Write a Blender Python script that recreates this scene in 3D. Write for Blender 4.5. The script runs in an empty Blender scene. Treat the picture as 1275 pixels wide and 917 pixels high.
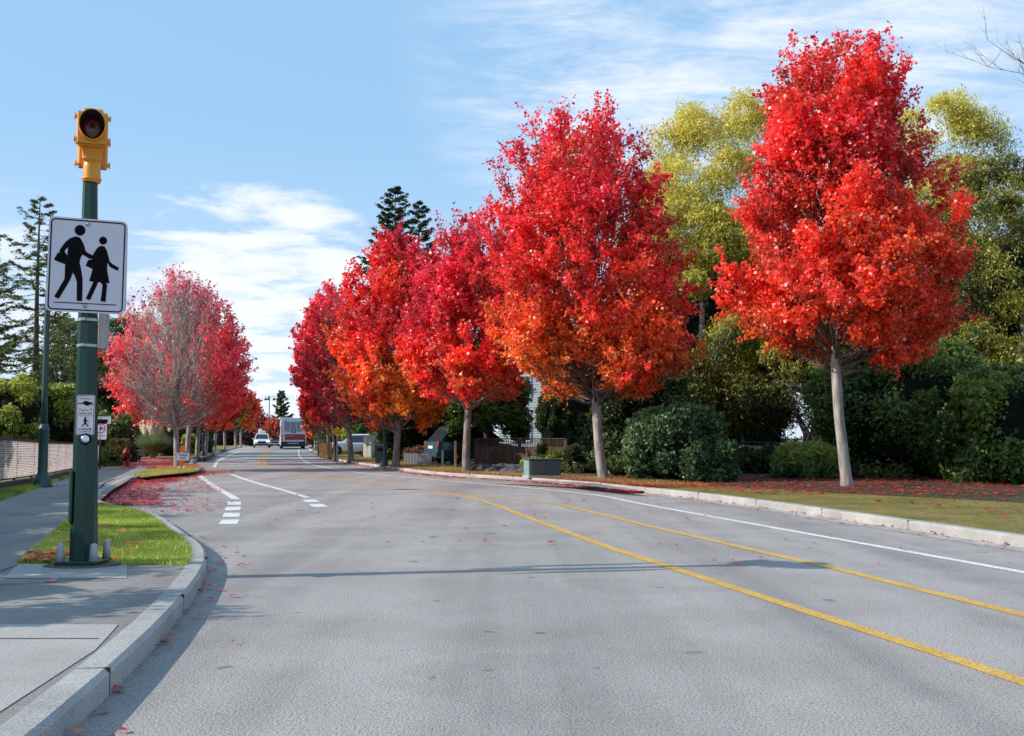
import bpy, math, random
import numpy as np
from mathutils import Vector, Matrix, noise
from mathutils.geometry import tessellate_polygon

random.seed(7)
SC = bpy.context.scene
COL = SC.collection
R = math.radians
F = 1300.0; CX = 637.5; CY = 458.5; HY = 545.0; CAMZ = 1.25
PITCH = math.atan((HY - CY) / F)

# ---------------------------------------------------------------- camera maths
def ray(px, py):
    x = (px - CX) / F; y = -(py - CY) / F
    c, s = math.cos(PITCH), math.sin(PITCH)
    return Vector((x, c - y * s, s + y * c))
def P(px, py, z=0.0):
    d = ray(px, py); t = (z - CAMZ) / d.z
    return Vector((d.x * t, d.y * t, z))
def at(px, py, Y):
    d = ray(px, py); t = Y / d.y
    return Vector((d.x * t, Y, CAMZ + d.z * t))
def zat(py, Y, px=CX): return at(px, py, Y).z

# ---------------------------------------------------------------- materials
def nmat(name):
    m = bpy.data.materials.new(name); m.use_nodes = True
    nt = m.node_tree; b = nt.nodes['Principled BSDF']
    return m, nt, b
def pmat(name, col, rough=0.6, metal=0.0, var=0.12, scale=6.0, bump=0.0, bscale=60.0, spec=0.5, emis=None, coat=0.0):
    """painted / plain surface with procedural dirt variation"""
    m, nt, b = nmat(name)
    tc = nt.nodes.new('ShaderNodeTexCoord'); n = nt.nodes.new('ShaderNodeTexNoise')
    n.inputs['Scale'].default_value = scale; n.inputs['Detail'].default_value = 6
    nt.links.new(tc.outputs['Object'], n.inputs['Vector'])
    mx = nt.nodes.new('ShaderNodeMix'); mx.data_type = 'RGBA'
    c = Vector(col[:3])
    mx.inputs['A'].default_value = (*(c * (1 - var * 1.6)), 1); mx.inputs['B'].default_value = (*[min(1, v * (1 + var)) for v in c], 1)
    nt.links.new(n.outputs['Fac'], mx.inputs['Factor'])
    nt.links.new(mx.outputs['Result'], b.inputs['Base Color'])
    b.inputs['Roughness'].default_value = rough; b.inputs['Metallic'].default_value = metal
    b.inputs['Specular IOR Level'].default_value = spec; b.inputs['Coat Weight'].default_value = coat
    if bump:
        n2 = nt.nodes.new('ShaderNodeTexNoise'); n2.inputs['Scale'].default_value = bscale
        nt.links.new(tc.outputs['Object'], n2.inputs['Vector'])
        bp = nt.nodes.new('ShaderNodeBump'); bp.inputs['Strength'].default_value = bump; bp.inputs['Distance'].default_value = 0.02
        nt.links.new(n2.outputs['Fac'], bp.inputs['Height']); nt.links.new(bp.outputs['Normal'], b.inputs['Normal'])
    if emis:
        b.inputs['Emission Color'].default_value = (*emis[:3], 1); b.inputs['Emission Strength'].default_value = emis[3]
    return m
def ramp(nt, src, stops):
    r = nt.nodes.new('ShaderNodeValToRGB'); nt.links.new(src, r.inputs['Fac'])
    el = r.color_ramp.elements
    while len(el) < len(stops): el.new(0.5)
    for e, (p, c) in zip(el, stops): e.position = p; e.color = (*c, 1) if len(c) == 3 else c
    return r.outputs['Color']
def noise_n(nt, vec, scale, detail=5, rough=0.55):
    n = nt.nodes.new('ShaderNodeTexNoise'); n.inputs['Scale'].default_value = scale
    n.inputs['Detail'].default_value = detail; n.inputs['Roughness'].default_value = rough
    nt.links.new(vec, n.inputs['Vector']); return n.outputs['Fac']
def mixc(nt, f, a, b, mode='MIX'):
    mx = nt.nodes.new('ShaderNodeMix'); mx.data_type = 'RGBA'; mx.blend_type = mode
    for s, k in ((f, 'Factor'), (a, 'A'), (b, 'B')):
        i = mx.inputs[k] if k != 'Factor' else mx.inputs[0]
        if isinstance(s, (int, float)): i.default_value = s
        elif isinstance(s, tuple): i.default_value = (*s, 1)
        else: nt.links.new(s, i)
    return mx.outputs['Result']
def ground_mat(name, stops, big=0.35, fine=90, bump=0.4, rough=0.9, spots=None, cracks=False, dist=0.01):
    m, nt, b = nmat(name)
    g = nt.nodes.new('ShaderNodeNewGeometry'); v = g.outputs['Position']
    a = noise_n(nt, v, big, 8, 0.6); f = noise_n(nt, v, fine, 3, 0.7)
    c = ramp(nt, a, stops)
    fr = ramp(nt, f, [(0.32, (0.42, 0.42, 0.42)), (0.5, (.98, .98, .98)), (0.70, (1.4, 1.4, 1.4))])
    c = mixc(nt, 1.0, c, fr, 'MULTIPLY')
    if spots:
        s = noise_n(nt, v, spots[0], 2, 0.5); sm = ramp(nt, s, [(spots[1], (0, 0, 0)), (spots[1] + 0.04, (1, 1, 1))])
        c = mixc(nt, sm, c, spots[2])
    if cracks:
        w = nt.nodes.new('ShaderNodeTexVoronoi'); w.feature = 'DISTANCE_TO_EDGE'; w.inputs['Scale'].default_value = 0.16
        dn = nt.nodes.new('ShaderNodeTexNoise'); dn.inputs['Scale'].default_value = 0.9; dn.inputs['Detail'].default_value = 6
        nt.links.new(v, dn.inputs['Vector'])
        vm = nt.nodes.new('ShaderNodeVectorMath'); vm.operation = 'ADD'; nt.links.new(v, vm.inputs[0])
        sc = nt.nodes.new('ShaderNodeVectorMath'); sc.operation = 'SCALE'; sc.inputs['Scale'].default_value = 1.6
        nt.links.new(dn.outputs['Color'], sc.inputs[0]); nt.links.new(sc.outputs[0], vm.inputs[1]); nt.links.new(vm.outputs[0], w.inputs['Vector'])
        cm = ramp(nt, w.outputs['Distance'], [(0.0, (1, 1, 1)), (0.0035, (0, 0, 0))])
        gate = ramp(nt, noise_n(nt, v, 0.25, 2), [(0.5, (0, 0, 0)), (0.56, (1, 1, 1))])
        cm = mixc(nt, 1.0, cm, gate, 'MULTIPLY')
        c = mixc(nt, cm, c, (0.035, 0.035, 0.037))
    nt.links.new(c, b.inputs['Base Color']); b.inputs['Roughness'].default_value = rough
    b.inputs['Specular IOR Level'].default_value = 0.25
    bp = nt.nodes.new('ShaderNodeBump'); bp.inputs['Strength'].default_value = bump; bp.inputs['Distance'].default_value = dist
    nt.links.new(f, bp.inputs['Height']); nt.links.new(bp.outputs['Normal'], b.inputs['Normal'])
    return m
def add_wear(m):
    nt = m.node_tree; b = nt.nodes['Principled BSDF']; src = b.inputs['Base Color'].links[0].from_socket
    g = nt.nodes.new('ShaderNodeNewGeometry'); mp = nt.nodes.new('ShaderNodeMapping'); mp.inputs['Rotation'].default_value = (0, 0, R(-14)); mp.inputs['Scale'].default_value = (1.15, .05, 1)
    nt.links.new(g.outputs['Position'], mp.inputs['Vector'])
    st = ramp(nt, noise_n(nt, mp.outputs[0], 1.0, 6, .6), [(.35, (.80, .80, .81)), (.6, (1.06, 1.06, 1.06))])
    c = mixc(nt, 1.0, src, st, 'MULTIPLY')
    d = ramp(nt, noise_n(nt, g.outputs['Position'], 5.5, 3, .5), [(.69, (1, 1, 1)), (.76, (.62, .62, .64))]); c = mixc(nt, 1.0, c, d, 'MULTIPLY')
    p = ramp(nt, noise_n(nt, g.outputs['Position'], 26, 2, .5), [(.66, (1, 1, 1)), (.72, (.72, .72, .72))]); c = mixc(nt, 1.0, c, p, 'MULTIPLY')
    nt.links.new(c, b.inputs['Base Color'])
def leaf_mat(name, trans=0.35, rough=0.45, tint=1.0):
    m, nt, b = nmat(name)
    a = nt.nodes.new('ShaderNodeAttribute'); a.attribute_name = 'leafcol'
    nt.links.new(a.outputs['Color'], b.inputs['Base Color'])
    b.inputs['Roughness'].default_value = rough; b.inputs['Specular IOR Level'].default_value = 0.4
    t = nt.nodes.new('ShaderNodeBsdfTranslucent')
    nt.links.new(a.outputs['Color'], t.inputs['Color'])
    sc1 = mixc(nt, 1.0, a.outputs['Color'], (.72, .72, .72), 'MULTIPLY'); sc2 = mixc(nt, 1.0, a.outputs['Color'], (trans, trans, trans), 'MULTIPLY')
    nt.links.new(sc1, b.inputs['Base Color']); nt.links.new(sc2, t.inputs['Color'])
    mx = nt.nodes.new('ShaderNodeAddShader')
    nt.links.new(b.outputs[0], mx.inputs[0]); nt.links.new(t.outputs[0], mx.inputs[1])
    nt.links.new(mx.outputs[0], nt.nodes['Material Output'].inputs['Surface'])
    return m
def bark_mat(name, c1, c2, sc=9):
    m, nt, b = nmat(name)
    tc = nt.nodes.new('ShaderNodeTexCoord'); mp = nt.nodes.new('ShaderNodeMapping'); mp.inputs['Scale'].default_value = (1, 1, 0.25)
    nt.links.new(tc.outputs['Object'], mp.inputs['Vector'])
    f = noise_n(nt, mp.outputs[0], sc, 8, 0.65)
    nt.links.new(ramp(nt, f, [(0.33, c1), (0.66, c2)]), b.inputs['Base Color'])
    b.inputs['Roughness'].default_value = 0.9; b.inputs['Specular IOR Level'].default_value = 0.2
    bp = nt.nodes.new('ShaderNodeBump'); bp.inputs['Strength'].default_value = 0.6; bp.inputs['Distance'].default_value = 0.03
    nt.links.new(f, bp.inputs['Height']); nt.links.new(bp.outputs['Normal'], b.inputs['Normal'])
    return m

M = {}
M['leaf'] = leaf_mat('leaf', 0.62, 0.38)
M['leaf_dark'] = leaf_mat('evergreen_leaf', 0.42, 0.45)
M['bark'] = bark_mat('maple_bark', (0.10, 0.075, 0.06), (0.36, 0.31, 0.27))
M['bark_pale'] = bark_mat('pale_bark', (0.16, 0.135, 0.115), (0.46, 0.41, 0.37))
M['bark_twig'] = bark_mat('grey_twig_bark', (0.34, 0.29, 0.26), (0.66, 0.58, 0.53))
M['bark_mid'] = bark_mat('branch_bark', (0.06, 0.04, 0.035), (0.20, 0.15, 0.13))
M['bark_dark'] = bark_mat('dark_bark', (0.035, 0.028, 0.024), (0.13, 0.10, 0.085))
M['green_paint'] = pmat('dark_green_paint', (0.006, 0.040, 0.030), 0.42, var=0.25, scale=3, spec=0.4, coat=0.1)
M['green_paint_far'] = pmat('lamp_green_paint', (0.03, 0.085, 0.075), 0.45, var=0.25, scale=3)
M['amber'] = pmat('amber_paint', (0.78, 0.30, 0.012), 0.42, var=0.12, scale=12, coat=0.2)
M['visor_in'] = pmat('visor_black', (0.018, 0.014, 0.012), 0.8, var=0.1)
M['sign_white'] = pmat('sign_sheeting', (0.70, 0.62, 0.68), 0.55, var=0.05, scale=5)
M['sign_back'] = pmat('sign_aluminium', (0.62, 0.62, 0.63), 0.4, 0.4, var=0.1)
M['black'] = pmat('black_vinyl', (0.006, 0.004, 0.005), 0.7, var=0.1, spec=0.1)
M['steel'] = pmat('galvanised_steel', (0.45, 0.46, 0.47), 0.4, 0.7, var=0.2, scale=20)
M['grey_pipe'] = pmat('grey_pipe', (0.33, 0.34, 0.37), 0.6, var=0.1)
M['chrome'] = pmat('button_chrome', (0.75, 0.75, 0.78), 0.2, 0.9, var=0.05)
M['concrete_block'] = pmat('grout', (0.16, 0.13, 0.10), 0.95, var=0.5, scale=40, bump=1.0, bscale=90)
M['plastic_grey'] = pmat('bolt_cover', (0.42, 0.42, 0.40), 0.6, var=0.2, scale=20)
M['orange'] = pmat('orange_board', (0.85, 0.16, 0.04), 0.5, var=0.1)
M['orange_wood'] = pmat('orange_wood', (0.95, 0.33, 0.07), 0.7, var=0.25, scale=7)
M['yellow_sign'] = pmat('yellow_sign', (0.85, 0.42, 0.01), 0.5, var=0.06)
M['red_hyd'] = pmat('hydrant_red', (0.22, 0.015, 0.02), 0.5, var=0.2)
M['red_ring'] = pmat('sign_red', (0.65, 0.02, 0.04), 0.5, var=0.05)
M['white_paint'] = pmat('white_paint', (0.78, 0.78, 0.78), 0.5, var=0.06)
M['cream'] = pmat('cabinet_cream', (0.50, 0.50, 0.46), 0.6, var=0.12, scale=4)
M['util_green'] = pmat('utility_green', (0.06, 0.085, 0.08), 0.5, var=0.15)
M['util_pale'] = pmat('utility_pale', (0.20, 0.33, 0.29), 0.5, var=0.15)
M['dark_bin'] = pmat('bin_green', (0.01, 0.035, 0.035), 0.5, var=0.15)
M['tyre'] = pmat('tyre', (0.015, 0.015, 0.016), 0.85, var=0.2)
M['rim'] = pmat('rim', (0.5, 0.5, 0.52), 0.3, 0.8, var=0.1)
M['car_white'] = pmat('car_white', (0.72, 0.73, 0.75), 0.25, var=0.04, coat=0.6)
M['car_blue'] = pmat('car_teal', (0.03, 0.10, 0.13), 0.25, 0.3, var=0.08, coat=0.8)
M['car_grey'] = pmat('car_grey', (0.22, 0.27, 0.27), 0.3, 0.4, var=0.08, coat=0.6)
M['car_silver'] = pmat('car_silver', (0.40, 0.44, 0.46), 0.3, 0.4, var=0.08, coat=0.6)
M['glass_dark'] = pmat('dark_glass', (0.02, 0.035, 0.04), 0.06, var=0.1, spec=0.9)
M['tail'] = pmat('tail_lamp', (0.65, 0.015, 0.03), 0.2, var=0.05)
M['head'] = pmat('head_lamp', (0.95, 0.93, 0.9), 0.15, var=0.02, emis=(1, .93, .9, 1.2))
M['bus_body'] = pmat('bus_silver', (0.66, 0.70, 0.75), 0.4, 0.15, var=0.06)
M['bus_dark'] = pmat('bus_dark', (0.012, 0.016, 0.028), 0.5, var=0.2)
M['bus_red'] = pmat('bus_ad_red', (0.40, 0.035, 0.045), 0.5, var=0.25, scale=2)
M['bus_grill'] = pmat('bus_grill', (0.17, 0.20, 0.25), 0.5, var=0.15)
M['pink'] = pmat('pale_pink', (0.75, 0.45, 0.47), 0.5, var=0.05)
M['plank'] = bark_mat('fence_plank', (0.045, 0.03, 0.022), (0.12, 0.085, 0.06), 5)
M['post_wood'] = bark_mat('post_wood', (0.20, 0.12, 0.06), (0.38, 0.25, 0.13), 6)
M['house'] = pmat('house_siding', (0.62, 0.66, 0.70), 0.7, var=0.06, scale=1)
M['roof'] = pmat('roof_shingle', (0.10, 0.10, 0.11), 0.9, var=0.3, scale=8)
M['fence_white'] = pmat('rail_slat', (0.85, 0.82, 0.82), 0.6, var=0.12, scale=5)
M['fence_dark'] = pmat('rail_dark', (0.03, 0.03, 0.05), 0.6, var=0.2)
M['fence_back'] = pmat('rail_mesh', (0.22, 0.21, 0.22), 0.8, var=0.2)
for k_ in ('fence_white', 'fence_back'):
    nt_ = M[k_].node_tree; t_ = nt_.nodes.new('ShaderNodeBsdfTranslucent'); t_.inputs['Color'].default_value = (.8, .74, .74, 1)
    m_ = nt_.nodes.new('ShaderNodeMixShader'); m_.inputs[0].default_value = .85 if k_ == 'fence_white' else .25
    nt_.links.new(nt_.nodes['Principled BSDF'].outputs[0], m_.inputs[1]); nt_.links.new(t_.outputs[0], m_.inputs[2]); nt_.links.new(m_.outputs[0], nt_.nodes['Material Output'].inputs['Surface'])
M['timber'] = pmat('timber_edge', (0.085, 0.065, 0.055), 0.9, var=0.4, scale=6)
M['rock'] = pmat('rock', (0.10, 0.10, 0.105), 0.95, var=0.6, scale=3, bump=0.8, bscale=12)
M['kerb'] = ground_mat('kerb_concrete', [(0.35, (0.34, 0.32, 0.30)), (0.65, (0.50, 0.47, 0.44))], 1.2, 120, 0.4)
M['asphalt'] = ground_mat('asphalt', [(0.30, (0.33, 0.292, 0.27)), (0.45, (0.40, 0.36, 0.333)), (0.52, (0.445, 0.40, 0.372)), (0.58, (0.39, 0.35, 0.325)), (0.74, (0.48, 0.435, 0.40))], 0.32, 75, 1.0, spots=(2.3, 0.70, (0.20, 0.185, 0.18)), dist=0.012)
add_wear(M['asphalt'])
M['asphalt_side'] = ground_mat('side_asphalt', [(0.3, (0.13, 0.13, 0.135)), (0.7, (0.19, 0.19, 0.19))], 0.4, 120, 0.4)
M['walk'] = ground_mat('sidewalk', [(0.3, (0.24, 0.22, 0.20)), (0.55, (0.31, 0.285, 0.26)), (0.75, (0.36, 0.33, 0.30))], 0.5, 130, 0.4, cracks=False)  # base tone lowered to deepen the shade lying on the walk
add_wear(M['walk'])
M['walk_pad'] = ground_mat('pad_concrete', [(0.3, (0.36, 0.33, 0.30)), (0.7, (0.48, 0.45, 0.42))], 1.0, 130, 0.4)
M['drive'] = ground_mat('driveway', [(0.3, (0.33, 0.30, 0.28)), (0.7, (0.46, 0.42, 0.39))], 0.5, 110, 0.4)
M['lawn'] = ground_mat('lawn', [(0.3, (0.10, 0.15, 0.018)), (0.5, (0.22, 0.29, 0.03)), (0.75, (0.38, 0.38, 0.07))], 0.6, 40, 1.0, dist=0.04)
M['verge'] = ground_mat('verge', [(0.3, (0.12, 0.13, 0.03)), (0.5, (0.24, 0.20, 0.05)), (0.75, (0.32, 0.25, 0.10))], 0.9, 25, 1.0, spots=(6, 0.66, (0.32, 0.05, 0.03)), dist=0.04)
M['soil'] = ground_mat('soil', [(0.3, (0.04, 0.035, 0.025)), (0.7, (0.09, 0.09, 0.035))], 0.7, 20, 1.0, spots=(7, 0.66, (0.13, 0.04, 0.02)), dist=0.04)
M['paint_white'] = ground_mat('road_white', [(0.3, (0.60, 0.60, 0.58)), (0.6, (0.78, 0.77, 0.75))], 3, 60, 0.3, spots=(22, 0.66, (0.3, 0.3, 0.3)))
M['paint_faint'] = ground_mat('road_white_worn', [(0.35, (0.36, 0.355, 0.35)), (0.6, (0.50, 0.49, 0.48))], 2, 60, 0.3, spots=(14, 0.55, (0.25, 0.245, 0.245)))
M['paint_yellow'] = ground_mat('road_yellow', [(0.3, (0.55, 0.32, 0.06)), (0.6, (0.66, 0.40, 0.10))], 3, 60, 0.3, spots=(22, 0.66, (0.3, 0.27, 0.22)))
M['tar'] = ground_mat('tar_joint', [(0.3, (0.03, 0.03, 0.03)), (0.7, (0.07, 0.07, 0.07))], 3, 60, 0.3)

# ---------------------------------------------------------------- mesh helpers
def link(o, parent=None):
    COL.objects.link(o)
    if parent is not None: o.parent = parent
    return o
class MB:
    def __init__(s): s.v = []; s.f = []; s.sm = []
    def add(s, vs, fs, smooth=False):
        b = len(s.v); s.v += [tuple(v) for v in vs]; s.f += [tuple(b + i for i in f) for f in fs]; s.sm += [smooth] * len(fs); return s
    def box(s, c, size, rot=None, taper=1.0):
        hx, hy, hz = size[0] / 2, size[1] / 2, size[2] / 2
        vs = []
        for z, k in ((-hz, 1), (hz, taper)):
            for x, y in ((-hx, -hy), (hx, -hy), (hx, hy), (-hx, hy)):
                vs.append(Vector((x * k, y * k, z)))
        if rot is not None: vs = [rot @ v for v in vs]
        vs = [v + Vector(c) for v in vs]
        return s.add(vs, [(3, 2, 1, 0), (4, 5, 6, 7), (0, 1, 5, 4), (1, 2, 6, 5), (2, 3, 7, 6), (3, 0, 4, 7)])
    def bbox(s, c, size, bev=0.01, rot=None):
        """box with chamfered vertical & front edges: superelliptic loft in z"""
        hx, hy, hz = size[0] / 2, size[1] / 2, size[2] / 2
        rings = []
        for z, k in ((-hz, bev), (-hz + bev, 0), (hz - bev, 0), (hz, bev)):
            x, y, b = hx - k, hy - k, bev
            rings.append([(x - b, -y, z), (x, -y + b, z), (x, y - b, z), (x - b, y, z), (-x + b, y, z), (-x, y - b, z), (-x, -y + b, z), (-x + b, -y, z)])
        return s.rings([[((rot @ Vector(p)) if rot is not None else Vector(p)) + Vector(c) for p in r] for r in rings])
    def rings(s, rings, cap=True, smooth=False, closed=False):
        n = len(rings[0]); vs = [p for r in rings for p in r]; fs = []
        m = len(rings)
        for i in range(m - 1 if not closed else m):
            j = (i + 1) % m
            for k in range(n):
                fs.append((i * n + k, i * n + (k + 1) % n, j * n + (k + 1) % n, j * n + k))
        if cap and not closed:
            fs.append(tuple(range(n))[::-1]); fs.append(tuple((m - 1) * n + k for k in range(n)))
        return s.add(vs, fs, smooth)
    def lathe(s, prof, n=16, c=(0, 0, 0), rot=None, smooth=True, cap=True, ph=0.0):
        rings = []
        for r, z in prof:
            ring = [Vector((r * math.cos(ph + 2 * math.pi * k / n), r * math.sin(ph + 2 * math.pi * k / n), z)) for k in range(n)]
            if rot is not None: ring = [rot @ p for p in ring]
            rings.append([p + Vector(c) for p in ring])
        return s.rings(rings, cap, smooth)
    def tube(s, pts, radii, n=8, smooth=True):
        pts = [Vector(p) for p in pts]
        if not isinstance(radii, (list, tuple)): radii = [radii] * len(pts)
        rings = []
        for i, p in enumerate(pts):
            t = (pts[min(i + 1, len(pts) - 1)] - pts[max(i - 1, 0)]).normalized()
            a = Vector((0, 0, 1)) if abs(t.z) < 0.9 else Vector((1, 0, 0))
            u = t.cross(a).normalized(); w = t.cross(u)
            rings.append([p + (u * math.cos(2 * math.pi * k / n) + w * math.sin(2 * math.pi * k / n)) * radii[i] for k in range(n)])
        return s.rings(rings, True, smooth)
    def poly(s, pts, z0=None, thick=None):
        """planar polygon (3D pts); if thick, extrude by vector thick"""
        pts = [Vector(p) for p in pts]
        tris = tessellate_polygon([pts])
        if thick is None: return s.add(pts, [tuple(t) for t in tris])
        th = Vector(thick); n = len(pts)
        s.add(pts, [tuple(t) for t in tris]); s.add([p + th for p in pts], [tuple(t)[::-1] for t in tris])
        return s.add(pts + [p + th for p in pts], [(i, (i + 1) % n, n + (i + 1) % n, n + i) for i in range(n)])
    def build(s, name, mat, parent=None, loc=None, rot=None):
        me = bpy.data.meshes.new(name); me.from_pydata(s.v, [], s.f)
        me.polygons.foreach_set('use_smooth', s.sm); me.materials.append(mat); me.update()
        o = bpy.data.objects.new(name, me); link(o, parent)
        if loc is not None: o.location = loc
        if rot is not None: o.rotation_euler = rot
        return o
def tag(o, label=None, cat=None, group=None, kind=None):
    if label: o['label'] = label
    if cat: o['category'] = cat
    if group: o['group'] = group
    if kind: o['kind'] = kind
    return o
def thing(name, label, cat, loc=(0, 0, 0), rz=0.0, group=None):
    o = bpy.data.objects.new(name, None); o.empty_display_size = 0.2; link(o)
    o.location = loc; o.rotation_euler = (0, 0, rz)
    return tag(o, label, cat, group)
def dup(root, loc, rz, label, group=None, scale=None):
    r = root.copy(); COL.objects.link(r); r.location = loc; r.rotation_euler = (0, 0, rz); r['label'] = label
    if group: r['group'] = group
    if scale: r.scale = scale
    for ch in list(root.children):
        c = ch.copy(); COL.objects.link(c); c.parent = r
        for g in ch.children:
            d = g.copy(); COL.objects.link(d); d.parent = c
    return r
def text_obj(txt, size, mat, parent, loc, width=None, name='lettering', rot=(R(90), 0, 0)):
    cu = bpy.data.curves.new(name, 'FONT'); cu.body = txt; cu.size = size; cu.align_x = 'CENTER'; cu.align_y = 'CENTER'
    cu.offset = size * 0.012; cu.resolution_u = 2
    t = bpy.data.objects.new(name, cu); COL.objects.link(t)
    dg = bpy.context.evaluated_depsgraph_get(); me = bpy.data.meshes.new_from_object(t.evaluated_get(dg))
    bpy.data.objects.remove(t)
    if width:
        xs = [v.co.x for v in me.vertices]; w = max(xs) - min(xs)
        for v in me.vertices: v.co.x *= width / w
    me.materials.clear(); me.materials.append(mat)
    o = bpy.data.objects.new(name, me); link(o, parent); o.location = loc; o.rotation_euler = rot
    return o
def struct(name, mb, mat):
    o = mb.build(name, mat); o['kind'] = 'structure'; return o
def fast_mesh(name, verts, nper, mat, cols=None, parent=None):
    """verts (N,nper,3): N separate faces of nper corners"""
    n = len(verts)
    me = bpy.data.meshes.new(name)
    me.vertices.add(n * nper); me.vertices.foreach_set('co', verts.astype(np.float32).ravel())
    me.loops.add(n * nper); me.loops.foreach_set('vertex_index', np.arange(n * nper, dtype=np.int32))
    me.polygons.add(n); me.polygons.foreach_set('loop_start', np.arange(0, n * nper, nper, dtype=np.int32))
    me.polygons.foreach_set('loop_total', np.full(n, nper, dtype=np.int32))
    if cols is not None:
        a = me.attributes.new('leafcol', 'FLOAT_COLOR', 'FACE')
        c = np.ones((n, 4), dtype=np.float32); c[:, :3] = cols; a.data.foreach_set('color', c.ravel())
    me.materials.append(mat); me.update(calc_edges=True)
    o = bpy.data.objects.new(name, me); link(o, parent); return o
def leaf_quads(rng, pos, size, nbias=None, aspect=0.8, bias=0.6, down=0.0):
    """kite leaves, folded a little, oriented randomly with a normal bias"""
    n = len(pos)
    nor = rng.normal(size=(n, 3)); nor /= np.linalg.norm(nor, axis=1)[:, None]
    if nbias is not None: nor = nor * (1 - bias) + nbias * bias
    nor /= np.linalg.norm(nor, axis=1)[:, None] + 1e-9
    t = rng.normal(size=(n, 3)); t[:, 2] -= down
    t -= nor * np.sum(t * nor, axis=1)[:, None]; t /= np.linalg.norm(t, axis=1)[:, None] + 1e-9
    b = np.cross(nor, t); s = (size * rng.uniform(0.5, 1.45, n))[:, None]
    w = s * aspect
    v = np.empty((n, 4, 3))
    v[:, 0] = pos - t * s * 0.5; v[:, 1] = pos + b * w * 0.5 + t * s * 0.02 + nor * s * 0.12
    v[:, 2] = pos + t * s * 0.5; v[:, 3] = pos - b * w * 0.5 + t * s * 0.02 + nor * s * 0.12
    return v
def arr(c): return np.array(c, dtype=float)
def lerp_cols(t, stops):
    t = np.clip(t, 0, 1); out = np.zeros((len(t), 3))
    xs = [s[0] for s in stops]
    for k in range(3): out[:, k] = np.interp(t, xs, [s[1][k] for s in stops])
    return out

# ---------------------------------------------------------------- vegetation generators
CRIM = (0.55, 0.03, 0.06); RED = (0.95, 0.055, 0.04); MAG = (0.92, 0.07, 0.13); ORA = (0.98, 0.19, 0.03)
AMB = (0.85, 0.28, 0.03); YEL = (0.62, 0.36, 0.03); GRN = (0.12, 0.20, 0.02)
SUNV = Vector((-1, -0.18, math.tan(R(31)) * 1.005)).normalized()

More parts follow.
